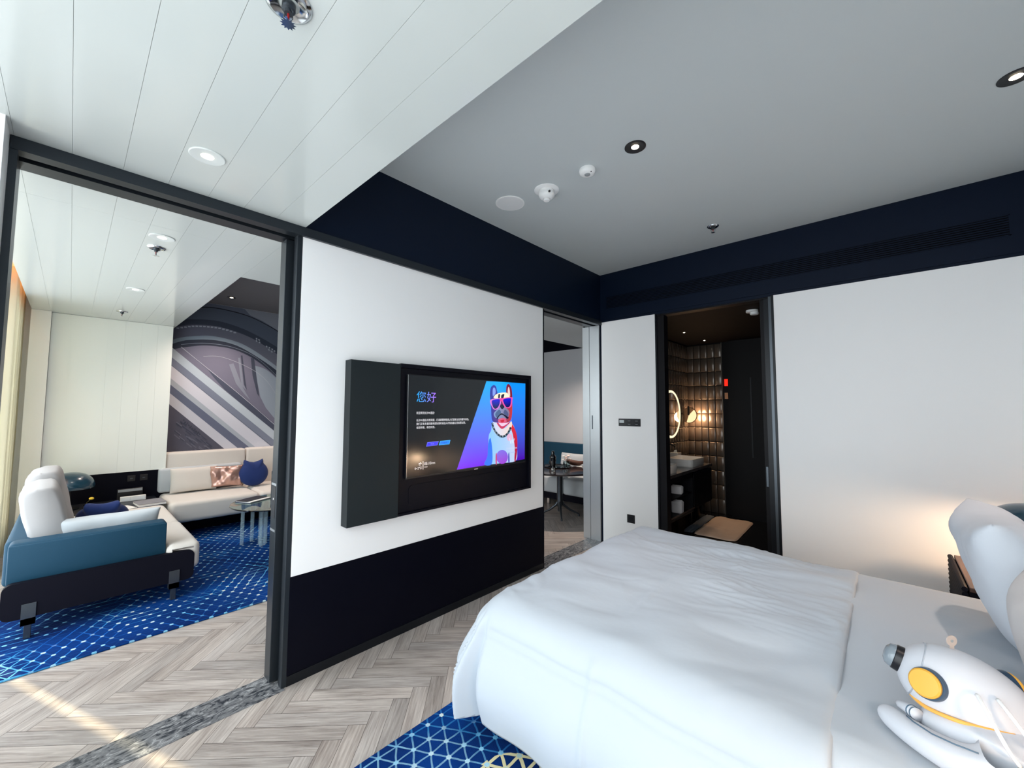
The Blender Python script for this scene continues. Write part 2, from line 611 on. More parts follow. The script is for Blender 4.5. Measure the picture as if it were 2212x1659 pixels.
def rug_mat(name, cream_center, cream_r, line_min=0.10):
    """deep blue rug with a triangular lattice of pale threads and knots"""
    m = bpy.data.materials.new(name)
    m.use_nodes = True
    nt = m.node_tree
    b = nt.nodes['Principled BSDF']
    L = nt.links
    tc = nt.nodes.new('ShaderNodeTexCoord')
    # slight waviness
    wn = nt.nodes.new('ShaderNodeTexNoise'); wn.inputs['Scale'].default_value = 9.0
    L.new(tc.outputs['Object'], wn.inputs['Vector'])
    vs = nt.nodes.new('ShaderNodeVectorMath'); vs.operation = 'SCALE'; vs.inputs['Scale'].default_value = 0.018
    L.new(wn.outputs['Color'], vs.inputs[0])
    va = nt.nodes.new('ShaderNodeVectorMath'); va.operation = 'ADD'
    L.new(tc.outputs['Object'], va.inputs[0]); L.new(vs.outputs[0], va.inputs[1])
    sx = nt.nodes.new('ShaderNodeSeparateXYZ'); L.new(va.outputs[0], sx.inputs[0])
    X, Y = sx.outputs[0], sx.outputs[1]
    h = 0.0722
    dist = []
    for ang in (0.0, PI / 3, -PI / 3):
        # family of lines whose normal is at ang from X
        a = math_node(nt, 'MULTIPLY', X, math.cos(ang) / h)
        c = math_node(nt, 'MULTIPLY', Y, math.sin(ang) / h)
        s = math_node(nt, 'ADD', a, c)
        fr = math_node(nt, 'FRACT', s)
        d = math_node(nt, 'SUBTRACT', fr, 0.5)
        d = math_node(nt, 'ABSOLUTE', d)
        d = math_node(nt, 'SUBTRACT', 0.5, d)      # 0 on a line, in units of h
        dist.append(d)
    mask = []
    for k, d in enumerate(dist):
        nn = nt.nodes.new('ShaderNodeTexNoise'); nn.inputs['Scale'].default_value = 2.3; nn.inputs['Detail'].default_value = 1
        mpp = nt.nodes.new('ShaderNodeMapping'); mpp.inputs['Location'].default_value = (3.7 * k, 1.9 * k, k)
        L.new(tc.outputs['Object'], mpp.inputs[0]); L.new(mpp.outputs[0], nn.inputs['Vector'])
        on = math_node(nt, 'MULTIPLY_ADD', nn.outputs['Fac'], 7.0, -3.45)
        nt.nodes[-1].use_clamp = True
        ln = math_node(nt, 'LESS_THAN', d, 0.055)
        mask.append(math_node(nt, 'MULTIPLY', ln, math_node(nt, 'MAXIMUM', on, line_min)))
    lines = math_node(nt, 'MAXIMUM', math_node(nt, 'MAXIMUM', mask[0], mask[1]), mask[2])
    dsum = math_node(nt, 'MAXIMUM', math_node(nt, 'MAXIMUM', dist[0], dist[1]), dist[2])
    knot = math_node(nt, 'LESS_THAN', dsum, 0.15)
    kn = nt.nodes.new('ShaderNodeTexNoise'); kn.inputs['Scale'].default_value = 3.1
    L.new(tc.outputs['Object'], kn.inputs['Vector'])
    kon = math_node(nt, 'MULTIPLY_ADD', kn.outputs['Fac'], 6.0, -2.3)
    nt.nodes[-1].use_clamp = True
    knot = math_node(nt, 'MULTIPLY', knot, kon)
    # colours
    bn = nt.nodes.new('ShaderNodeTexNoise'); bn.inputs['Scale'].default_value = 1.4; bn.inputs['Detail'].default_value = 2
    L.new(tc.outputs['Object'], bn.inputs['Vector'])
    base = nt.nodes.new('ShaderNodeValToRGB')
    base.color_ramp.elements[0].position = 0.35; base.color_ramp.elements[0].color = (*lin((3, 28, 78)), 1)
    base.color_ramp.elements[1].position = 0.7; base.color_ramp.elements[1].color = (*lin((3, 62, 138)), 1)
    L.new(bn.outputs['Fac'], base.inputs[0])
    tn = nt.nodes.new('ShaderNodeTexNoise'); tn.inputs['Scale'].default_value = 2.0; tn.inputs['Detail'].default_value = 1
    mp3 = nt.nodes.new('ShaderNodeMapping'); mp3.inputs['Location'].default_value = (8, 4, 2)
    L.new(tc.outputs['Object'], mp3.inputs[0]); L.new(mp3.outputs[0], tn.inputs['Vector'])
    thread = nt.nodes.new('ShaderNodeValToRGB')
    e = thread.color_ramp.elements
    e[0].position = 0.38; e[0].color = (*lin((22, 92, 176)), 1)
    e[1].position = 0.55; e[1].color = (*lin((60, 150, 205)), 1)
    x = e.new(0.66); x.color = (*lin((150, 200, 222)), 1)
    L.new(tn.outputs['Fac'], thread.inputs[0])
    # cream patch
    vd = nt.nodes.new('ShaderNodeVectorMath'); vd.operation = 'DISTANCE'; vd.inputs[1].default_value = (*cream_center, 0.01)
    L.new(tc.outputs['Object'], vd.inputs[0])
    cr = math_node(nt, 'LESS_THAN', vd.outputs['Value'], cream_r)
    cmix = nt.nodes.new('ShaderNodeMix'); cmix.data_type = 'RGBA'
    cmix.inputs[7].default_value = (*lin((216, 208, 164)), 1)
    L.new(cr, cmix.inputs[0]); L.new(thread.outputs[0], cmix.inputs[6])
    m1 = nt.nodes.new('ShaderNodeMix'); m1.data_type = 'RGBA'
    lin2 = math_node(nt, 'MAXIMUM', lines, math_node(nt, 'MULTIPLY', cr, math_node(nt, 'LESS_THAN', math_node(nt, 'MINIMUM', math_node(nt, 'MINIMUM', dist[0], dist[1]), dist[2]), 0.1)))
    L.new(lin2, m1.inputs[0]); L.new(base.outputs[0], m1.inputs[6]); L.new(cmix.outputs[2], m1.inputs[7])
    m2 = nt.nodes.new('ShaderNodeMix'); m2.data_type = 'RGBA'
    kc = nt.nodes.new('ShaderNodeMix'); kc.data_type = 'RGBA'
    kc.inputs[6].default_value = (*lin((120, 190, 226)), 1); kc.inputs[7].default_value = (*lin((226, 234, 226)), 1)
    kg = math_node(nt, 'MULTIPLY_ADD', bn.outputs['Fac'], 6.0, -2.6); nt.nodes[-1].use_clamp = True
    L.new(kg, kc.inputs[0])
    L.new(knot, m2.inputs[0]); L.new(m1.outputs[2], m2.inputs[6]); L.new(kc.outputs[2], m2.inputs[7])
    L.new(m2.outputs[2], b.inputs['Base Color'])
    b.inputs['Roughness'].default_value = 0.95
    b.inputs['Specular IOR Level'].default_value = 0.1
    b.inputs['Sheen Weight'].default_value = 0.0
    fz = nt.nodes.new('ShaderNodeTexNoise'); fz.inputs['Scale'].default_value = 320; fz.inputs['Detail'].default_value = 2
    L.new(tc.outputs['Object'], fz.inputs['Vector'])
    hh = math_node(nt, 'MULTIPLY_ADD', lin2, 0.8, fz.outputs['Fac'])
    bp = nt.nodes.new('ShaderNodeBump'); bp.inputs['Strength'].default_value = 0.6; bp.inputs['Distance'].default_value = 0.004
    L.new(hh, bp.inputs['Height']); L.new(bp.outputs[0], b.inputs['Normal'])
    return m
TV_ART=[
([(1.418,1.725),(1.899,1.733),(1.891,1.060),(1.120,1.049)],(0,165,255),(110,15,225),'v'),
([(1.688,1.728),(1.899,1.733),(1.891,1.060),(1.759,1.060)],(5,140,250),(70,0,165),'v'),
([(1.487,1.380),(1.474,1.326),(1.450,1.292),(1.442,1.219),(1.434,1.122),(1.401,1.060),(1.490,1.053),(1.597,1.053),(1.772,1.055),(1.792,1.145),(1.791,1.251),(1.763,1.326),(1.716,1.380),(1.640,1.361),(1.551,1.374)],(120,185,240),(190,200,225),'hs'),
([(1.442,1.219),(1.467,1.267),(1.489,1.167),(1.483,1.056),(1.401,1.060),(1.434,1.122)],(40,110,230),None,'s'),
([(1.716,1.380),(1.763,1.326),(1.791,1.251),(1.792,1.145),(1.772,1.055),(1.757,1.064),(1.760,1.174),(1.736,1.280),(1.716,1.328)],(215,45,60),(150,20,60),'vs'),
([(1.675,1.097),(1.672,1.079),(1.662,1.063),(1.646,1.052),(1.627,1.046),(1.605,1.045),(1.583,1.050),(1.564,1.060),(1.549,1.074),(1.539,1.091),(1.536,1.109),(1.539,1.126),(1.548,1.141),(1.563,1.153),(1.583,1.160),(1.604,1.161),(1.626,1.157),(1.646,1.147),(1.661,1.133),(1.672,1.116)],(120,105,215),(150,60,200),'v'),
([(1.528,1.124),(1.539,1.138),(1.543,1.053),(1.529,1.054)],(190,60,110),None,'s'),
([(1.679,1.117),(1.690,1.132),(1.695,1.054),(1.680,1.054)],(70,60,170),None,'s'),
([(1.728,1.259),(1.727,1.250),(1.722,1.241),(1.714,1.235),(1.704,1.231),(1.694,1.230),(1.683,1.232),(1.673,1.237),(1.666,1.244),(1.661,1.253),(1.659,1.263),(1.661,1.272),(1.666,1.281),(1.673,1.287),(1.683,1.291),(1.693,1.292),(1.704,1.290),(1.714,1.285),(1.722,1.278),(1.726,1.269)],(215,170,200),None,None),
([(1.487,1.390),(1.537,1.389),(1.595,1.342),(1.655,1.345),(1.712,1.396),(1.724,1.359),(1.685,1.308),(1.596,1.271),(1.538,1.289),(1.494,1.335)],(190,205,235),(235,205,190),'hs'),
([(1.537,1.389),(1.595,1.335),(1.655,1.358),(1.700,1.391),(1.610,1.372)],(190,50,90),None,'s'),
([(1.558,1.389),(1.599,1.357),(1.655,1.371),(1.685,1.394),(1.610,1.383)],(225,190,215),None,'s'),
([(1.464,1.575),(1.457,1.615),(1.463,1.665),(1.480,1.688),(1.505,1.697),(1.527,1.685),(1.538,1.653),(1.542,1.627),(1.499,1.606),(1.478,1.580)],(45,55,150),None,'s'),
([(1.492,1.606),(1.488,1.651),(1.498,1.676),(1.516,1.672),(1.524,1.642),(1.513,1.616)],(125,150,225),None,'s'),
([(1.653,1.636),(1.649,1.672),(1.656,1.701),(1.675,1.715),(1.698,1.703),(1.718,1.670),(1.726,1.601),(1.707,1.601),(1.683,1.621)],(120,25,50),None,'s'),
([(1.668,1.636),(1.672,1.678),(1.683,1.689),(1.695,1.658),(1.699,1.611),(1.683,1.624)],(225,195,195),None,'s'),
([(1.495,1.606),(1.542,1.628),(1.593,1.626),(1.653,1.639),(1.691,1.616),(1.722,1.585),(1.727,1.496),(1.716,1.422),(1.685,1.391),(1.610,1.383),(1.558,1.389),(1.487,1.405),(1.472,1.505),(1.468,1.565)],(35,50,150),(190,55,55),'hs'),
([(1.499,1.593),(1.542,1.627),(1.653,1.639),(1.695,1.600),(1.638,1.591),(1.549,1.587)],(245,228,200),None,'s'),
([(1.556,1.622),(1.575,1.623),(1.571,1.592),(1.553,1.591)],(35,35,60),None,'s'),
([(1.592,1.617),(1.627,1.626),(1.615,1.593),(1.590,1.590)],(30,30,55),None,'s'),
([(1.536,1.493),(1.568,1.521),(1.594,1.536),(1.631,1.521),(1.673,1.496),(1.692,1.469),(1.677,1.436),(1.639,1.413),(1.595,1.408),(1.551,1.419),(1.515,1.435),(1.504,1.465)],(120,150,195),(130,110,140),'hs'),
([(1.522,1.465),(1.565,1.495),(1.587,1.470),(1.551,1.429),(1.526,1.440)],(70,95,135),None,'s'),
([(1.617,1.470),(1.639,1.496),(1.677,1.464),(1.669,1.438),(1.631,1.454)],(75,85,125),None,'s'),
([(1.573,1.535),(1.617,1.537),(1.627,1.516),(1.601,1.500),(1.579,1.515)],(22,30,55),None,'s'),
([(1.536,1.425),(1.565,1.451),(1.594,1.465),(1.628,1.454),(1.681,1.429),(1.662,1.418),(1.628,1.441),(1.598,1.453),(1.569,1.442),(1.547,1.419)],(15,20,45),None,'s'),
([(1.558,1.414),(1.602,1.426),(1.643,1.418),(1.655,1.392),(1.602,1.382),(1.558,1.391)],(205,85,120),None,'s'),
([(1.580,1.406),(1.624,1.411),(1.621,1.393),(1.591,1.391)],(190,30,60),None,'s'),
([(1.461,1.574),(1.575,1.590),(1.590,1.577),(1.580,1.536),(1.554,1.504),(1.514,1.495),(1.484,1.514)],(205,110,205),None,'s'),
([(1.570,1.588),(1.610,1.592),(1.610,1.572),(1.575,1.566)],(225,60,150),None,'s'),
([(1.604,1.589),(1.724,1.602),(1.728,1.580),(1.718,1.531),(1.686,1.509),(1.646,1.512),(1.611,1.541)],(225,75,160),None,'s'),
([(1.482,1.569),(1.562,1.583),(1.574,1.567),(1.566,1.536),(1.544,1.510),(1.514,1.503),(1.491,1.523)],(20,20,215),(12,35,50),'vs'),
([(1.617,1.582),(1.699,1.594),(1.710,1.575),(1.700,1.532),(1.677,1.517),(1.648,1.520),(1.621,1.552)],(20,20,225),(8,15,60),'vs'),
([(1.499,1.380),(1.497,1.375),(1.491,1.371),(1.483,1.371),(1.477,1.375),(1.475,1.381),(1.477,1.386),(1.483,1.389),(1.491,1.389),(1.497,1.386)],(25,45,60),None,None),
([(1.492,1.380),(1.490,1.377),(1.487,1.376),(1.484,1.377),(1.482,1.381),(1.484,1.384),(1.487,1.385),(1.490,1.383)],(150,180,200),None,None),
([(1.504,1.365),(1.502,1.359),(1.496,1.356),(1.489,1.356),(1.483,1.360),(1.480,1.366),(1.483,1.371),(1.489,1.374),(1.496,1.374),(1.502,1.371)],(25,45,60),None,None),
([(1.510,1.350),(1.508,1.344),(1.502,1.341),(1.494,1.341),(1.488,1.345),(1.486,1.351),(1.488,1.356),(1.494,1.359),(1.502,1.359),(1.508,1.355)],(25,45,60),None,None),
([(1.503,1.350),(1.501,1.347),(1.498,1.346),(1.494,1.347),(1.493,1.350),(1.494,1.353),(1.498,1.355),(1.501,1.353)],(150,180,200),None,None),
([(1.521,1.334),(1.518,1.329),(1.512,1.326),(1.505,1.326),(1.499,1.330),(1.497,1.335),(1.499,1.341),(1.505,1.344),(1.512,1.344),(1.518,1.340)],(25,45,60),None,None),
([(1.532,1.319),(1.529,1.313),(1.523,1.310),(1.516,1.310),(1.510,1.314),(1.507,1.320),(1.510,1.325),(1.516,1.329),(1.523,1.328),(1.529,1.325)],(25,45,60),None,None),
([(1.524,1.319),(1.523,1.316),(1.520,1.315),(1.516,1.316),(1.514,1.320),(1.516,1.323),(1.519,1.324),(1.523,1.323)],(150,180,200),None,None),
([(1.546,1.306),(1.544,1.300),(1.538,1.297),(1.530,1.297),(1.524,1.301),(1.522,1.307),(1.524,1.312),(1.530,1.316),(1.538,1.315),(1.544,1.312)],(25,45,60),None,None),
([(1.561,1.293),(1.558,1.287),(1.552,1.284),(1.545,1.284),(1.538,1.288),(1.536,1.294),(1.538,1.299),(1.544,1.302),(1.552,1.302),(1.558,1.298)],(25,45,60),None,None),
([(1.553,1.293),(1.552,1.290),(1.548,1.289),(1.545,1.290),(1.543,1.293),(1.545,1.297),(1.548,1.298),(1.552,1.296)],(150,180,200),None,None),
([(1.575,1.284),(1.573,1.278),(1.567,1.275),(1.559,1.276),(1.553,1.279),(1.550,1.285),(1.553,1.291),(1.559,1.294),(1.567,1.294),(1.573,1.290)],(25,45,60),None,None),
([(1.590,1.275),(1.588,1.270),(1.581,1.266),(1.574,1.267),(1.567,1.271),(1.565,1.276),(1.567,1.282),(1.574,1.285),(1.581,1.285),(1.587,1.281)],(25,45,60),None,None),
([(1.583,1.276),(1.581,1.272),(1.577,1.271),(1.574,1.273),(1.572,1.276),(1.574,1.279),(1.577,1.280),(1.581,1.279)],(150,180,200),None,None),
([(1.607,1.272),(1.604,1.266),(1.598,1.263),(1.590,1.264),(1.584,1.267),(1.581,1.273),(1.584,1.279),(1.590,1.282),(1.598,1.282),(1.604,1.278)],(25,45,60),None,None),
([(1.623,1.268),(1.621,1.263),(1.615,1.260),(1.607,1.260),(1.601,1.264),(1.598,1.270),(1.600,1.275),(1.607,1.278),(1.614,1.278),(1.621,1.274)],(25,45,60),None,None),
([(1.616,1.269),(1.614,1.266),(1.611,1.264),(1.607,1.266),(1.605,1.269),(1.607,1.272),(1.611,1.274),(1.614,1.272)],(150,180,200),None,None),
([(1.640,1.273),(1.638,1.267),(1.631,1.264),(1.623,1.264),(1.617,1.268),(1.615,1.274),(1.617,1.280),(1.623,1.283),(1.631,1.282),(1.637,1.279)],(25,45,60),None,None),
([(1.657,1.277),(1.655,1.272),(1.648,1.268),(1.640,1.269),(1.634,1.273),(1.631,1.278),(1.634,1.284),(1.640,1.287),(1.648,1.287),(1.654,1.283)],(25,45,60),None,None),
([(1.649,1.278),(1.648,1.274),(1.644,1.273),(1.640,1.275),(1.639,1.278),(1.640,1.281),(1.644,1.282),(1.648,1.281)],(150,180,200),None,None),
([(1.672,1.287),(1.669,1.281),(1.663,1.278),(1.655,1.278),(1.649,1.282),(1.646,1.288),(1.649,1.294),(1.655,1.297),(1.663,1.297),(1.669,1.293)],(25,45,60),None,None),
([(1.687,1.297),(1.685,1.291),(1.678,1.288),(1.670,1.288),(1.664,1.292),(1.661,1.298),(1.664,1.303),(1.670,1.307),(1.678,1.306),(1.685,1.302)],(25,45,60),None,None),
([(1.679,1.297),(1.678,1.294),(1.674,1.292),(1.670,1.294),(1.669,1.297),(1.670,1.301),(1.674,1.302),(1.678,1.300)],(150,180,200),None,None),
([(1.697,1.310),(1.695,1.304),(1.688,1.301),(1.680,1.301),(1.674,1.305),(1.671,1.311),(1.674,1.316),(1.680,1.320),(1.688,1.319),(1.695,1.316)],(25,45,60),None,None),
([(1.708,1.323),(1.705,1.317),(1.699,1.314),(1.691,1.314),(1.684,1.318),(1.682,1.324),(1.684,1.329),(1.690,1.333),(1.699,1.333),(1.705,1.329)],(25,45,60),None,None),
([(1.700,1.323),(1.698,1.320),(1.695,1.319),(1.691,1.320),(1.689,1.324),(1.691,1.327),(1.695,1.328),(1.698,1.327)],(150,180,200),None,None),
([(1.715,1.337),(1.713,1.331),(1.706,1.328),(1.698,1.328),(1.692,1.332),(1.689,1.338),(1.692,1.344),(1.698,1.347),(1.706,1.347),(1.713,1.343)],(25,45,60),None,None),
([(1.695,1.254),(1.714,1.206),(1.707,1.205),(1.688,1.253)],(215,225,245),None,None),
([(1.709,1.206),(1.723,1.239),(1.726,1.238),(1.713,1.205)],(215,225,245),None,None),
([(1.728,1.239),(1.741,1.207),(1.734,1.206),(1.721,1.238)],(215,225,245),None,None),
([(1.736,1.207),(1.755,1.249),(1.759,1.248),(1.740,1.206)],(215,225,245),None,None),
([(0.851,1.267),(0.949,1.269),(0.938,1.241),(0.842,1.238)],(120,130,255),None,None),
([(0.854,1.264),(0.945,1.266),(0.936,1.243),(0.846,1.240)],(55,50,235),None,None),
([(0.961,1.270),(1.055,1.272),(1.046,1.242),(0.949,1.240)],(60,180,255),None,None),
([(0.964,1.267),(1.050,1.269),(1.043,1.244),(0.954,1.243)],(20,125,250),None,None),
([(0.816,1.138),(0.820,1.138),(0.821,1.083),(0.817,1.083)],(240,240,240),None,None),
([(0.796,1.123),(0.795,1.120),(0.792,1.119),(0.789,1.118),(0.786,1.119),(0.783,1.121),(0.782,1.124),(0.783,1.127),(0.786,1.129),(0.789,1.129),(0.792,1.128),(0.795,1.126)],(210,210,215),None,None),
([(0.806,1.124),(0.805,1.121),(0.802,1.119),(0.798,1.118),(0.795,1.119),(0.792,1.122),(0.791,1.126),(0.792,1.129),(0.794,1.131),(0.798,1.132),(0.802,1.131),(0.805,1.128)],(210,210,215),None,None),
([(0.796,1.122),(0.794,1.120),(0.792,1.119),(0.789,1.120),(0.788,1.122),(0.789,1.124),(0.792,1.125),(0.794,1.124)],(20,30,40),None,None),
([(0.802,1.123),(0.801,1.120),(0.798,1.120),(0.795,1.121),(0.793,1.124),(0.795,1.126),(0.798,1.127),(0.801,1.125)],(20,30,40),None,None),
([(0.787,1.115),(0.785,1.111),(0.783,1.111),(0.785,1.116)],(210,210,215),None,None),
([(0.793,1.114),(0.791,1.110),(0.789,1.111),(0.791,1.115)],(210,210,215),None,None),
([(0.799,1.114),(0.797,1.109),(0.795,1.110),(0.797,1.114)],(210,210,215),None,None)]
TV_TEXT=[('您好', 0.755, 0.9191, 1.5451, 1.6198, (30, 165, 240), (175, 110, 255)), ('欢迎来到长沙W酒店!', 0.7564, 0.9067, 1.4623, 1.4806, (235, 235, 240), (235, 235, 240)), ('长沙W酒店点燃渴望，打造颠覆想精选人们固有认知的奢华体验。', 0.7575, 1.2323, 1.4117, 1.4299, (235, 235, 240), (235, 235, 240)), ('我们正有多面的服务团队随时候选人时刻准备让您如愿以偿。', 0.7581, 1.1988, 1.3876, 1.4049, (235, 235, 240), (235, 235, 240)), ('说您所需，尋您所想。', 0.7586, 0.9146, 1.3621, 1.3794, (235, 235, 240), (235, 235, 240)), ('中文', 0.8797, 0.9086, 1.2485, 1.2593, (150, 160, 255), (150, 160, 255)), ('English', 0.9757, 1.0244, 1.2484, 1.2628, (10, 60, 170), (10, 60, 170)), ('0~2℃', 0.7513, 0.8072, 1.0868, 1.1034, (235, 235, 240), (235, 235, 240)), ('05:10', 0.8284, 0.8877, 1.1111, 1.1308, (235, 235, 240), (235, 235, 240)), ('PM', 0.8933, 0.9183, 1.1113, 1.1239, (235, 235, 240), (235, 235, 240)), ('长沙', 0.8289, 0.8559, 1.0927, 1.1024, (235, 235, 240), (235, 235, 240)), ('CHANGSHA', 1.6561, 1.7895, 1.1591, 1.1745, (190, 200, 225), (190, 200, 225)), ('长沙W酒店', 1.679, 1.7659, 1.1245, 1.1379, (150, 170, 215), (150, 170, 215))]
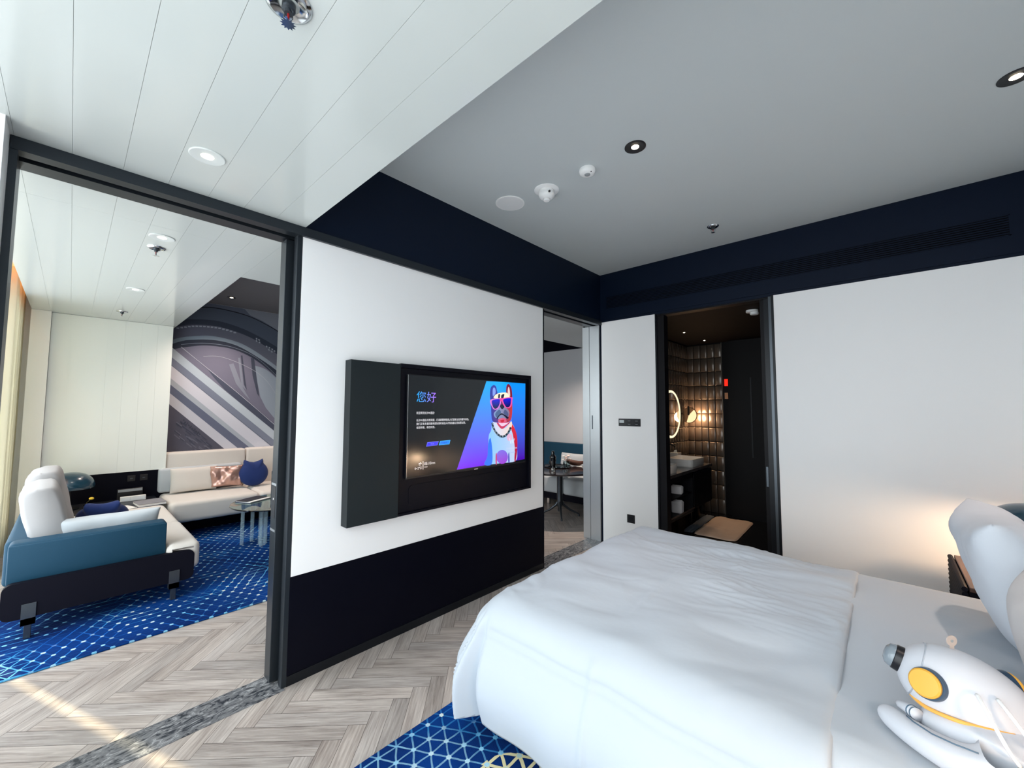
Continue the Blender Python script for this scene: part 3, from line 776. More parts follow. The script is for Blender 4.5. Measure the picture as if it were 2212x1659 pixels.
MURAL_ART=[
([(-0.107,2.949),(1.483,3.284),(1.572,0.715),(-0.015,0.851)],(88,95,112),None,None),
([(0.805,2.974),(1.491,3.041),(1.508,2.567),(1.261,2.710),(1.058,2.817),(0.895,2.874)],(125,130,142),None,None),
([(0.009,2.749),(0.028,2.762),(0.054,2.781),(0.086,2.804),(0.119,2.825),(0.150,2.843),(0.181,2.856),(0.211,2.867),(0.243,2.876),(0.274,2.884),(0.306,2.891),(0.338,2.897),(0.368,2.903),(0.400,2.907),(0.433,2.910),(0.470,2.911),(0.512,2.911),(0.558,2.909),(0.606,2.905),(0.653,2.901),(0.697,2.897),(0.737,2.892),(0.774,2.886),(0.810,2.880),(0.845,2.872),(0.881,2.863),(0.916,2.853),(0.951,2.842),(0.986,2.829),(1.022,2.815),(1.059,2.800),(1.097,2.783),(1.136,2.766),(1.176,2.747),(1.218,2.725),(1.261,2.702),(1.312,2.673),(1.368,2.638),(1.424,2.603),(1.474,2.572),(1.508,2.550),(1.509,2.535),(1.474,2.557),(1.425,2.589),(1.369,2.624),(1.312,2.659),(1.262,2.688),(1.218,2.712),(1.177,2.733),(1.137,2.752),(1.098,2.770),(1.059,2.786),(1.022,2.802),(0.987,2.816),(0.952,2.828),(0.917,2.840),(0.881,2.850),(0.846,2.859),(0.810,2.866),(0.775,2.873),(0.737,2.878),(0.698,2.884),(0.654,2.888),(0.607,2.893),(0.558,2.896),(0.512,2.898),(0.471,2.898),(0.434,2.897),(0.400,2.894),(0.369,2.890),(0.338,2.885),(0.307,2.878),(0.275,2.871),(0.243,2.864),(0.212,2.854),(0.181,2.844),(0.151,2.831),(0.119,2.813),(0.086,2.792),(0.055,2.770),(0.028,2.750),(0.009,2.737)],(15,20,30),None,None),
([(0.009,2.737),(0.028,2.750),(0.055,2.770),(0.086,2.792),(0.119,2.813),(0.151,2.831),(0.181,2.844),(0.212,2.854),(0.243,2.864),(0.275,2.871),(0.307,2.878),(0.338,2.885),(0.369,2.890),(0.400,2.894),(0.434,2.897),(0.471,2.898),(0.512,2.898),(0.558,2.896),(0.607,2.893),(0.654,2.888),(0.698,2.884),(0.737,2.878),(0.775,2.873),(0.810,2.866),(0.846,2.859),(0.881,2.850),(0.917,2.840),(0.952,2.828),(0.987,2.816),(1.022,2.802),(1.059,2.786),(1.098,2.770),(1.137,2.752),(1.177,2.733),(1.218,2.712),(1.262,2.688),(1.312,2.659),(1.369,2.624),(1.425,2.589),(1.474,2.557),(1.509,2.535),(1.518,2.265),(1.482,2.291),(1.432,2.328),(1.374,2.370),(1.314,2.412),(1.258,2.449),(1.204,2.480),(1.150,2.510),(1.095,2.537),(1.043,2.563),(0.993,2.586),(0.947,2.607),(0.905,2.625),(0.864,2.642),(0.822,2.657),(0.775,2.671),(0.724,2.686),(0.669,2.699),(0.613,2.711),(0.557,2.720),(0.504,2.726),(0.451,2.727),(0.397,2.724),(0.345,2.720),(0.296,2.713),(0.253,2.708),(0.213,2.701),(0.178,2.694),(0.145,2.686),(0.116,2.678),(0.087,2.669),(0.060,2.660),(0.033,2.649),(0.009,2.639),(-0.011,2.630),(-0.025,2.624)],(75,84,100),None,None),
([(-0.025,2.624),(-0.011,2.630),(0.009,2.639),(0.033,2.649),(0.060,2.660),(0.087,2.669),(0.116,2.678),(0.145,2.686),(0.178,2.694),(0.213,2.701),(0.253,2.708),(0.296,2.713),(0.345,2.720),(0.397,2.724),(0.451,2.727),(0.504,2.726),(0.557,2.720),(0.613,2.711),(0.669,2.699),(0.724,2.686),(0.775,2.671),(0.822,2.657),(0.864,2.642),(0.905,2.625),(0.947,2.607),(0.993,2.586),(1.043,2.563),(1.095,2.537),(1.150,2.510),(1.204,2.480),(1.258,2.449),(1.314,2.412),(1.374,2.370),(1.432,2.328),(1.482,2.291),(1.518,2.265),(1.523,2.141),(1.486,2.170),(1.435,2.211),(1.376,2.257),(1.315,2.304),(1.259,2.345),(1.205,2.381),(1.151,2.415),(1.097,2.447),(1.045,2.476),(0.996,2.502),(0.951,2.525),(0.909,2.544),(0.868,2.560),(0.825,2.575),(0.778,2.590),(0.727,2.604),(0.672,2.618),(0.616,2.631),(0.560,2.640),(0.507,2.647),(0.454,2.649),(0.400,2.648),(0.348,2.644),(0.300,2.640),(0.256,2.634),(0.216,2.627),(0.181,2.619),(0.149,2.609),(0.119,2.599),(0.091,2.590),(0.063,2.580),(0.036,2.569),(0.012,2.558),(-0.008,2.549),(-0.022,2.543)],(48,55,70),None,None),
([(-0.022,2.543),(-0.008,2.549),(0.012,2.558),(0.036,2.569),(0.063,2.580),(0.091,2.590),(0.119,2.599),(0.149,2.609),(0.181,2.619),(0.216,2.627),(0.256,2.634),(0.300,2.640),(0.348,2.644),(0.400,2.648),(0.454,2.649),(0.507,2.647),(0.560,2.640),(0.616,2.631),(0.672,2.618),(0.727,2.604),(0.778,2.590),(0.825,2.575),(0.868,2.560),(0.909,2.544),(0.951,2.525),(0.996,2.502),(1.045,2.476),(1.097,2.447),(1.151,2.415),(1.205,2.381),(1.259,2.345),(1.315,2.304),(1.376,2.257),(1.435,2.211),(1.486,2.170),(1.523,2.141),(1.530,1.928),(1.494,1.959),(1.445,2.003),(1.387,2.054),(1.325,2.106),(1.262,2.155),(1.197,2.202),(1.127,2.251),(1.055,2.299),(0.988,2.342),(0.928,2.377),(0.879,2.404),(0.837,2.424),(0.798,2.441),(0.759,2.454),(0.714,2.466),(0.662,2.478),(0.607,2.488),(0.550,2.496),(0.497,2.501),(0.448,2.503),(0.406,2.503),(0.367,2.499),(0.331,2.493),(0.297,2.485),(0.262,2.478),(0.227,2.470),(0.192,2.462),(0.158,2.453),(0.127,2.443),(0.097,2.433),(0.070,2.421),(0.043,2.407),(0.019,2.394),(-0.000,2.382),(-0.015,2.374)],(84,86,102),(110,112,125),'h'),
([(-0.015,2.374),(-0.000,2.382),(0.019,2.394),(0.043,2.407),(0.070,2.421),(0.097,2.433),(0.127,2.443),(0.158,2.453),(0.192,2.462),(0.227,2.470),(0.262,2.478),(0.297,2.485),(0.331,2.493),(0.367,2.499),(0.406,2.503),(0.448,2.503),(0.497,2.501),(0.550,2.496),(0.607,2.488),(0.662,2.478),(0.714,2.466),(0.759,2.454),(0.798,2.441),(0.837,2.424),(0.879,2.404),(0.928,2.377),(0.988,2.342),(1.055,2.299),(1.127,2.251),(1.197,2.202),(1.262,2.155),(1.325,2.106),(1.387,2.054),(1.445,2.003),(1.494,1.959),(1.530,1.928),(1.533,1.839),(1.496,1.875),(1.446,1.926),(1.386,1.984),(1.323,2.042),(1.260,2.094),(1.196,2.142),(1.127,2.189),(1.057,2.234),(0.990,2.275),(0.930,2.311),(0.879,2.340),(0.834,2.364),(0.791,2.384),(0.748,2.402),(0.702,2.416),(0.653,2.428),(0.603,2.438),(0.552,2.444),(0.501,2.448),(0.450,2.449),(0.398,2.446),(0.344,2.441),(0.291,2.433),(0.244,2.424),(0.204,2.417),(0.175,2.410),(0.153,2.404),(0.136,2.397),(0.119,2.390),(0.100,2.381),(0.076,2.370),(0.050,2.356),(0.025,2.342),(0.003,2.331),(-0.012,2.322)],(120,135,148),(150,160,172),'h'),
([(-0.012,2.322),(0.003,2.331),(0.025,2.342),(0.050,2.356),(0.076,2.370),(0.100,2.381),(0.119,2.390),(0.136,2.397),(0.153,2.404),(0.175,2.410),(0.204,2.417),(0.244,2.424),(0.291,2.433),(0.344,2.441),(0.398,2.446),(0.450,2.449),(0.501,2.448),(0.552,2.444),(0.603,2.438),(0.653,2.428),(0.702,2.416),(0.748,2.402),(0.791,2.384),(0.834,2.364),(0.879,2.340),(0.930,2.311),(0.990,2.275),(1.057,2.234),(1.127,2.189),(1.196,2.142),(1.260,2.094),(1.323,2.042),(1.386,1.984),(1.446,1.926),(1.496,1.875),(1.533,1.839),(1.538,1.716),(1.498,1.756),(1.444,1.812),(1.381,1.876),(1.318,1.938),(1.264,1.991),(1.218,2.034),(1.174,2.073),(1.133,2.108),(1.093,2.141),(1.053,2.171),(1.013,2.199),(0.975,2.224),(0.938,2.247),(0.899,2.268),(0.860,2.287),(0.820,2.304),(0.780,2.320),(0.739,2.333),(0.696,2.345),(0.651,2.354),(0.600,2.360),(0.545,2.363),(0.489,2.365),(0.436,2.365),(0.391,2.363),(0.352,2.359),(0.319,2.354),(0.288,2.347),(0.260,2.339),(0.232,2.332),(0.204,2.325),(0.177,2.318),(0.152,2.311),(0.127,2.304),(0.103,2.296),(0.078,2.286),(0.052,2.276),(0.027,2.265),(0.006,2.256),(-0.009,2.249)],(45,52,68),None,None),
([(-0.009,2.249),(0.006,2.256),(0.027,2.265),(0.052,2.276),(0.078,2.286),(0.103,2.296),(0.127,2.304),(0.152,2.311),(0.177,2.318),(0.204,2.325),(0.232,2.332),(0.260,2.339),(0.288,2.347),(0.319,2.354),(0.352,2.359),(0.391,2.363),(0.436,2.365),(0.489,2.365),(0.545,2.363),(0.600,2.360),(0.651,2.354),(0.696,2.345),(0.739,2.333),(0.780,2.320),(0.820,2.304),(0.860,2.287),(0.899,2.268),(0.938,2.247),(0.975,2.224),(1.013,2.199),(1.053,2.171),(1.093,2.141),(1.133,2.108),(1.174,2.073),(1.218,2.034),(1.264,1.991),(1.318,1.938),(1.381,1.876),(1.444,1.812),(1.498,1.756),(1.538,1.716),(1.572,0.715),(0.052,0.845)],(112,112,130),None,None),
([(0.057,2.565),(0.085,2.568),(0.085,2.549),(0.058,2.546)],(150,155,168),None,None),
([(0.096,2.579),(0.124,2.582),(0.125,2.563),(0.097,2.560)],(150,155,168),None,None),
([(0.135,2.592),(0.163,2.595),(0.164,2.576),(0.136,2.573)],(150,155,168),None,None),
([(0.175,2.605),(0.203,2.608),(0.204,2.588),(0.176,2.585)],(150,155,168),None,None),
([(0.215,2.615),(0.244,2.618),(0.245,2.598),(0.216,2.595)],(150,155,168),None,None),
([(0.256,2.622),(0.285,2.625),(0.286,2.605),(0.257,2.602)],(150,155,168),None,None),
([(0.297,2.627),(0.327,2.630),(0.328,2.610),(0.298,2.607)],(150,155,168),None,None),
([(0.339,2.631),(0.369,2.634),(0.370,2.614),(0.340,2.611)],(150,155,168),None,None),
([(0.382,2.634),(0.412,2.637),(0.413,2.617),(0.383,2.614)],(150,155,168),None,None),
([(0.425,2.636),(0.455,2.639),(0.456,2.619),(0.426,2.615)],(150,155,168),None,None),
([(0.468,2.636),(0.499,2.639),(0.500,2.618),(0.469,2.615)],(150,155,168),None,None),
([(0.512,2.633),(0.544,2.636),(0.545,2.616),(0.513,2.613)],(150,155,168),None,None),
([(0.557,2.628),(0.589,2.631),(0.590,2.610),(0.558,2.607)],(150,155,168),None,None),
([(0.603,2.620),(0.635,2.623),(0.635,2.602),(0.604,2.599)],(150,155,168),None,None),
([(0.649,2.611),(0.681,2.614),(0.682,2.593),(0.649,2.590)],(150,155,168),None,None),
([(0.695,2.599),(0.728,2.603),(0.729,2.581),(0.696,2.578)],(150,155,168),None,None),
([(0.980,2.551),(1.000,2.543),(1.001,2.520),(0.980,2.527)],(150,158,168),None,None),
([(1.012,2.538),(1.033,2.531),(1.034,2.507),(1.013,2.515)],(150,158,168),None,None),
([(0.981,2.517),(1.002,2.510),(1.002,2.486),(0.982,2.494)],(150,158,168),None,None),
([(1.020,2.502),(1.040,2.494),(1.041,2.471),(1.020,2.478)],(150,158,168),None,None),
([(1.117,2.449),(1.138,2.442),(1.139,2.418),(1.118,2.426)],(150,158,168),None,None),
([(1.155,2.437),(1.177,2.429),(1.178,2.405),(1.156,2.413)],(150,158,168),None,None),
([(1.194,2.416),(1.216,2.408),(1.217,2.384),(1.195,2.392)],(150,158,168),None,None),
([(1.226,2.393),(1.248,2.385),(1.249,2.361),(1.227,2.369)],(150,158,168),None,None),
([(1.149,2.405),(1.170,2.397),(1.171,2.373),(1.150,2.381)],(150,158,168),None,None),
([(1.188,2.380),(1.210,2.373),(1.211,2.348),(1.189,2.356)],(150,158,168),None,None),
([(0.113,2.345),(0.133,2.350),(0.161,2.358),(0.195,2.367),(0.231,2.375),(0.266,2.382),(0.301,2.387),(0.336,2.392),(0.374,2.395),(0.412,2.398),(0.452,2.399),(0.495,2.398),(0.539,2.397),(0.585,2.393),(0.631,2.388),(0.677,2.381),(0.722,2.370),(0.769,2.358),(0.815,2.343),(0.860,2.326),(0.902,2.308),(0.941,2.288),(0.977,2.267),(1.012,2.244),(1.046,2.218),(1.081,2.191),(1.116,2.161),(1.150,2.130),(1.184,2.097),(1.221,2.059),(1.263,2.017),(1.315,1.963),(1.378,1.899),(1.441,1.833),(1.497,1.775),(1.537,1.734),(1.537,1.726),(1.498,1.768),(1.441,1.826),(1.378,1.892),(1.316,1.956),(1.263,2.010),(1.221,2.053),(1.184,2.090),(1.150,2.124),(1.117,2.155),(1.082,2.184),(1.047,2.212),(1.012,2.237),(0.978,2.260),(0.941,2.281),(0.902,2.301),(0.860,2.319),(0.815,2.336),(0.769,2.351),(0.723,2.364),(0.677,2.374),(0.631,2.382),(0.585,2.387),(0.539,2.390),(0.495,2.392),(0.453,2.392),(0.412,2.392),(0.374,2.389),(0.337,2.385),(0.301,2.381),(0.266,2.376),(0.231,2.369),(0.195,2.361),(0.161,2.352),(0.133,2.344),(0.113,2.339)],(130,140,155),None,None),
([(0.981,2.132),(0.999,2.127),(1.024,2.122),(1.054,2.115),(1.086,2.105),(1.115,2.092),(1.141,2.077),(1.165,2.062),(1.190,2.043),(1.219,2.017),(1.256,1.982),(1.308,1.930),(1.371,1.863),(1.438,1.790),(1.497,1.726),(1.539,1.681),(1.560,1.065),(1.272,1.349),(1.152,1.502),(1.071,1.669),(1.018,1.917)],(140,152,165),None,None),
([(0.660,2.122),(0.713,2.142),(0.836,1.809),(0.943,1.616),(0.869,1.696),(0.752,1.854)],(132,138,152),None,None),
([(0.765,2.228),(0.792,2.231),(0.849,1.843),(0.887,1.762),(0.822,1.825)],(132,138,152),None,None),
([(0.926,2.244),(0.970,2.231),(1.008,1.984),(1.057,1.669),(1.026,1.718),(0.958,1.980)],(66,72,88),None,None),
([(0.798,2.264),(0.819,2.266),(0.868,1.909),(0.894,1.763),(0.856,1.843)],(66,72,88),None,None),
([(0.359,2.212),(0.384,2.215),(0.419,2.221),(0.460,2.226),(0.505,2.229),(0.550,2.226),(0.596,2.217),(0.645,2.204),(0.696,2.187),(0.747,2.169),(0.795,2.149),(0.842,2.129),(0.888,2.107),(0.933,2.083),(0.975,2.058),(1.014,2.034),(1.047,2.010),(1.076,1.986),(1.103,1.962),(1.127,1.936),(1.152,1.908),(1.174,1.882),(1.191,1.860),(1.209,1.833),(1.232,1.796),(1.265,1.742),(1.315,1.657),(1.380,1.544),(1.449,1.424),(1.511,1.316),(1.554,1.240),(1.554,1.233),(1.511,1.309),(1.449,1.417),(1.381,1.538),(1.316,1.650),(1.265,1.735),(1.232,1.790),(1.209,1.827),(1.191,1.853),(1.174,1.875),(1.152,1.901),(1.127,1.929),(1.103,1.955),(1.077,1.979),(1.047,2.003),(1.014,2.027),(0.976,2.052),(0.933,2.076),(0.889,2.100),(0.842,2.122),(0.796,2.143),(0.747,2.162),(0.696,2.181),(0.645,2.198),(0.596,2.211),(0.550,2.220),(0.505,2.223),(0.461,2.220),(0.419,2.215),(0.384,2.209),(0.359,2.206)],(165,170,180),None,None),
([(0.416,2.039),(0.813,1.703),(1.267,1.273),(1.562,1.004),(1.567,0.872),(1.271,1.154),(0.621,1.768),(0.497,1.920)],(72,78,96),None,None),
([(0.114,2.315),(0.153,2.281),(0.208,2.232),(0.273,2.173),(0.345,2.110),(0.416,2.047),(0.488,1.983),(0.565,1.916),(0.645,1.845),(0.729,1.771),(0.813,1.695),(0.902,1.612),(0.997,1.523),(1.092,1.432),(1.184,1.344),(1.267,1.265),(1.342,1.193),(1.411,1.125),(1.474,1.065),(1.525,1.014),(1.563,0.977),(1.563,0.969),(1.525,1.006),(1.474,1.056),(1.412,1.117),(1.342,1.184),(1.267,1.256),(1.185,1.335),(1.093,1.424),(0.997,1.515),(0.902,1.604),(0.813,1.687),(0.729,1.763),(0.646,1.837),(0.565,1.908),(0.488,1.975),(0.416,2.039),(0.345,2.102),(0.274,2.166),(0.208,2.224),(0.153,2.273),(0.114,2.308)],(190,195,205),None,None),
([(-0.059,2.367),(0.065,2.254),(0.193,2.138),(0.326,2.017),(0.463,1.893),(0.604,1.765),(0.751,1.632),(0.902,1.494),(1.059,1.351),(1.222,1.204),(1.391,1.050),(1.566,0.891),(1.571,0.749),(1.396,0.909),(1.227,1.063),(1.065,1.212),(0.907,1.356),(0.756,1.494),(0.610,1.628),(0.468,1.758),(0.331,1.883),(0.199,2.004),(0.071,2.121),(-0.053,2.235)],(168,182,192),(190,200,210),'h'),
([(-0.053,2.235),(0.071,2.121),(0.199,2.004),(0.331,1.883),(0.468,1.758),(0.610,1.628),(0.756,1.494),(0.907,1.356),(1.065,1.212),(1.227,1.063),(1.396,0.909),(1.571,0.749),(1.576,0.615),(1.401,0.777),(1.232,0.933),(1.069,1.084),(0.912,1.230),(0.761,1.371),(0.615,1.506),(0.473,1.637),(0.336,1.764),(0.204,1.887),(0.076,2.006),(-0.048,2.121)],(112,120,138),(128,136,154),'h'),
([(-0.048,2.121),(0.076,2.006),(0.204,1.887),(0.336,1.764),(0.473,1.637),(0.615,1.506),(0.761,1.371),(0.912,1.230),(1.069,1.084),(1.232,0.933),(1.401,0.777),(1.576,0.615),(1.583,0.398),(1.408,0.566),(1.240,0.727),(1.077,0.883),(0.920,1.033),(0.768,1.177),(0.622,1.317),(0.481,1.453),(0.344,1.584),(0.211,1.710),(0.083,1.833),(-0.041,1.952)],(196,198,206),(205,208,220),'h'),
([(-0.041,1.952),(0.083,1.833),(0.211,1.710),(0.344,1.584),(0.481,1.453),(0.622,1.317),(0.768,1.177),(0.920,1.033),(1.077,0.883),(1.240,0.727),(1.408,0.566),(1.583,0.398),(1.585,0.336),(1.411,0.500),(1.242,0.659),(1.079,0.812),(0.923,0.959),(0.771,1.102),(0.625,1.239),(0.484,1.372),(0.347,1.501),(0.215,1.625),(0.087,1.746),(-0.037,1.863)],(160,168,176),(168,176,190),'h'),
([(-0.037,1.863),(0.087,1.746),(0.215,1.625),(0.347,1.501),(0.484,1.372),(0.625,1.239),(0.771,1.102),(0.923,0.959),(1.079,0.812),(1.242,0.659),(1.411,0.500),(1.585,0.336),(1.591,0.165),(1.416,0.336),(1.248,0.500),(1.085,0.659),(0.928,0.812),(0.777,0.959),(0.631,1.102),(0.489,1.240),(0.352,1.373),(0.220,1.502),(0.092,1.627),(-0.032,1.748)],(88,95,115),(110,115,138),'h'),
([(-0.032,1.748),(0.092,1.627),(0.220,1.502),(0.352,1.373),(0.489,1.240),(0.631,1.102),(0.777,0.959),(0.928,0.812),(1.085,0.659),(1.248,0.500),(1.416,0.336),(1.591,0.165),(1.598,-0.034),(1.423,0.140),(1.255,0.308),(1.092,0.470),(0.936,0.626),(0.784,0.776),(0.638,0.922),(0.496,1.063),(0.360,1.199),(0.228,1.330),(0.099,1.458),(-0.025,1.581)],(180,182,190),(215,215,228),'h'),
([(-0.025,1.598),(1.598,-0.015),(1.609,-0.326),(0.045,-0.008)],(78,78,92),None,None),
([(0.021,2.065),(0.186,1.913),(0.440,1.679),(0.744,1.399),(1.046,1.121),(1.280,0.905),(1.419,0.776),(1.498,0.703),(1.536,0.666),(1.554,0.648),(1.575,0.628),(1.576,0.621),(1.554,0.641),(1.536,0.659),(1.498,0.696),(1.419,0.769),(1.280,0.898),(1.046,1.115),(0.744,1.393),(0.441,1.673),(0.187,1.907),(0.022,2.059)],(90,95,110),None,None),
([(0.363,0.984),(0.427,0.922),(0.422,0.910),(0.358,0.972)],(98,98,112),None,None),
([(0.227,1.107),(0.288,1.047),(0.284,1.035),(0.222,1.095)],(64,66,82),None,None),
([(0.545,0.904),(0.612,0.840),(0.608,0.828),(0.541,0.892)],(98,98,112),None,None),
([(0.138,1.292),(0.198,1.234),(0.194,1.222),(0.134,1.280)],(64,66,82),None,None),
([(0.106,1.205),(0.166,1.147),(0.162,1.136),(0.102,1.194)],(98,98,112),None,None),
([(0.096,1.204),(0.155,1.146),(0.151,1.134),(0.091,1.192)],(64,66,82),None,None),
([(0.410,1.056),(0.475,0.994),(0.471,0.982),(0.406,1.044)],(98,98,112),None,None),
([(0.427,0.984),(0.492,0.921),(0.488,0.909),(0.423,0.972)],(64,66,82),None,None),
([(0.095,1.153),(0.155,1.095),(0.151,1.083),(0.091,1.141)],(98,98,112),None,None),
([(0.209,1.153),(0.271,1.094),(0.266,1.083),(0.205,1.142)],(64,66,82),None,None),
([(0.226,1.038),(0.288,0.977),(0.283,0.966),(0.222,1.026)],(98,98,112),None,None),
([(0.298,1.177),(0.361,1.117),(0.357,1.105),(0.294,1.165)],(64,66,82),None,None),
([(0.360,0.966),(0.424,0.904),(0.420,0.892),(0.356,0.954)],(98,98,112),None,None),
([(0.230,1.212),(0.292,1.153),(0.287,1.141),(0.226,1.200)],(64,66,82),None,None),
([(0.282,0.936),(0.345,0.875),(0.341,0.863),(0.278,0.924)],(98,98,112),None,None),
([(0.590,0.905),(0.658,0.841),(0.653,0.829),(0.585,0.893)],(64,66,82),None,None),
([(0.550,0.907),(0.618,0.843),(0.613,0.831),(0.546,0.895)],(98,98,112),None,None),
([(0.265,1.227),(0.328,1.168),(0.323,1.156),(0.261,1.215)],(64,66,82),None,None),
([(0.415,0.996),(0.480,0.934),(0.475,0.922),(0.410,0.984)],(98,98,112),None,None),
([(0.258,1.188),(0.321,1.128),(0.316,1.117),(0.254,1.176)],(64,66,82),None,None),
([(0.285,1.089),(0.348,1.028),(0.344,1.017),(0.281,1.077)],(98,98,112),None,None),
([(0.212,1.199),(0.274,1.140),(0.269,1.129),(0.208,1.188)],(64,66,82),None,None),
([(0.317,0.954),(0.380,0.893),(0.375,0.881),(0.312,0.943)],(98,98,112),None,None),
([(0.377,1.080),(0.441,1.019),(0.437,1.007),(0.372,1.068)],(64,66,82),None,None),
([(0.219,1.132),(0.281,1.073),(0.277,1.061),(0.215,1.120)],(98,98,112),None,None),
([(0.178,1.262),(0.239,1.204),(0.235,1.192),(0.174,1.250)],(64,66,82),None,None),
([(0.336,1.163),(0.400,1.102),(0.396,1.090),(0.332,1.151)],(98,98,112),None,None),
([(0.324,1.097),(0.387,1.036),(0.383,1.025),(0.319,1.085)],(64,66,82),None,None),
([(0.445,0.948),(0.511,0.885),(0.506,0.873),(0.441,0.936)],(98,98,112),None,None),
([(0.436,0.962),(0.501,0.899),(0.497,0.887),(0.432,0.950)],(64,66,82),None,None),
([(0.271,1.030),(0.334,0.969),(0.329,0.957),(0.267,1.018)],(98,98,112),None,None),
([(0.252,1.071),(0.315,1.010),(0.310,0.999),(0.248,1.059)],(64,66,82),None,None),
([(0.243,1.121),(0.305,1.062),(0.301,1.050),(0.239,1.110)],(98,98,112),None,None),
([(0.107,1.300),(0.167,1.243),(0.163,1.231),(0.102,1.289)],(64,66,82),None,None),
([(0.587,0.926),(0.654,0.862),(0.650,0.850),(0.582,0.914)],(98,98,112),None,None),
([(0.436,0.969),(0.501,0.906),(0.497,0.894),(0.431,0.957)],(64,66,82),None,None),
([(0.452,0.992),(0.517,0.929),(0.513,0.917),(0.448,0.980)],(98,98,112),None,None),
([(0.380,1.127),(0.445,1.066),(0.440,1.054),(0.376,1.115)],(64,66,82),None,None),
([(0.111,1.318),(0.171,1.260),(0.167,1.249),(0.107,1.306)],(98,98,112),None,None),
([(0.149,1.330),(0.210,1.272),(0.205,1.260),(0.145,1.318)],(64,66,82),None,None),
([(0.146,1.130),(0.207,1.071),(0.203,1.060),(0.142,1.119)],(98,98,112),None,None),
([(0.183,0.942),(0.244,0.882),(0.240,0.870),(0.179,0.931)],(64,66,82),None,None),
([(0.430,0.992),(0.495,0.930),(0.490,0.918),(0.425,0.980)],(98,98,112),None,None),
([(0.441,1.035),(0.507,0.973),(0.502,0.961),(0.437,1.023)],(64,66,82),None,None),
([(0.563,0.904),(0.631,0.841),(0.626,0.829),(0.559,0.892)],(98,98,112),None,None),
([(0.453,0.990),(0.519,0.928),(0.514,0.916),(0.449,0.978)],(64,66,82),None,None),
([(0.179,1.349),(0.193,1.340),(0.189,1.323),(0.176,1.335)],(60,62,76),None,None),
([(0.193,1.321),(0.207,1.312),(0.203,1.294),(0.190,1.306)],(60,62,76),None,None),
([(0.207,1.292),(0.221,1.283),(0.217,1.266),(0.204,1.278)],(60,62,76),None,None),
([(0.219,1.309),(0.234,1.299),(0.230,1.282),(0.216,1.294)],(60,62,76),None,None),
([(0.233,1.280),(0.248,1.271),(0.244,1.253),(0.230,1.265)],(60,62,76),None,None),
([(0.247,1.251),(0.262,1.242),(0.258,1.224),(0.245,1.236)],(60,62,76),None,None),
([(0.260,1.267),(0.275,1.258),(0.271,1.240),(0.257,1.252)],(60,62,76),None,None),
([(0.274,1.238),(0.289,1.229),(0.285,1.211),(0.271,1.224)],(60,62,76),None,None),
([(0.289,1.210),(0.303,1.200),(0.299,1.182),(0.286,1.195)],(60,62,76),None,None),
([(0.301,1.226),(0.316,1.216),(0.312,1.198),(0.298,1.211)],(60,62,76),None,None),
([(0.316,1.197),(0.331,1.187),(0.327,1.169),(0.313,1.182)],(60,62,76),None,None),
([(0.330,1.167),(0.345,1.158),(0.341,1.140),(0.327,1.153)],(60,62,76),None,None),
([(0.343,1.184),(0.358,1.174),(0.354,1.156),(0.340,1.169)],(60,62,76),None,None),
([(0.357,1.154),(0.373,1.145),(0.368,1.127),(0.354,1.139)],(60,62,76),None,None)]
# ------------------------------------------------------------------ geometry constants (metres)
ZL = 2.54        # low ceiling / door heads
ZH = 3.086       # bedroom ceiling
ZV = 2.96        # living room ceiling
YB = 3.337       # bedroom end wall
XM = -4.45       # mural wall
YL = 5.0         # living room end wall
XP = -0.18       # living side of the partition
YW = -1.42       # window wall

# ------------------------------------------------------------------ floor: herringbone planks
def herringbone():
    bm = B()
    uvl = bm.loops.layers.uv.new('grain')
    cl = bm.loops.layers.float_color.new('Col')
    L, w, g = 0.525, 0.0850, 0.0009
    c45 = math.sqrt(0.5)
    ox, oy = 0.19, 0.05
    rnd = random.Random(11)
    def world(u, v):
        return (ox + (u - v) * c45, oy + (u + v) * c45)
    def plank(u0, u1, v0, v1, along_u):
        cx, cy = world((u0 + u1) / 2, (v0 + v1) / 2)
        if cx < XM - 0.5 or cx > 3.8 or cy < YW - 0.5 or cy > YL + 0.5:
            return
        q = [(u0 + g, v0 + g), (u1 - g, v0 + g), (u1 - g, v1 - g), (u0 + g, v1 - g)]
        f = bm.faces.new([bm.verts.new((*world(*p), 0.0)) for p in q])
        s = rnd.uniform(0.80, 1.06)
        wm = rnd.uniform(-0.02, 0.02)
        col = (s * (1 + wm), s, s * (1 - wm), 1)
        du, dv = rnd.uniform(0, 50), rnd.uniform(0, 50)
        for lp, p in zip(f.loops, q):
            a, b2 = (p[0] - u0, p[1] - v0)
            if not along_u:
                a, b2 = b2, a
            lp[uvl].uv = (a + du, b2 + dv)
            lp[cl] = col
        f.material_index = 0
    for t in range(-9, 10):
        for k in range(-90, 90):
            bu, bv = t * L + k * w, -t * L + k * w
            plank(bu, bu + L, bv, bv + w, True)
            plank(bu + L, bu + L + w, bv + w - L, bv + w, False)
    for co, no in (((XM, 0, 0), (-1, 0, 0)), ((3.25, 0, 0), (1, 0, 0)), ((0, YW, 0), (0, -1, 0)), ((0, YL, 0), (0, 1, 0))):
        bmesh.ops.bisect_plane(bm, geom=bm.verts[:] + bm.edges[:] + bm.faces[:], plane_co=co, plane_no=no, clear_outer=True)
    # cut the bathroom corner away
    geom = [f for f in bm.faces if f.calc_center_median().x > -0.23 and f.calc_center_median().y > YB + 0.12]
    bmesh.ops.delete(bm, geom=geom, context='FACES')
    for f in bm.faces:
        f.normal_update()
        if f.normal.z < 0:
            f.normal_flip()
    bx(bm, XM, 3.25, YW, YL, -0.10, -0.0015, mi=1)
    return bm
struct('floor', herringbone(), [M_wood, M_wood_gap])

bm = B(); bx(bm, -0.23, 3.25, YB + 0.02, 5.75, 0.0, 0.003)
struct('floor', bm, M_bath_floor)

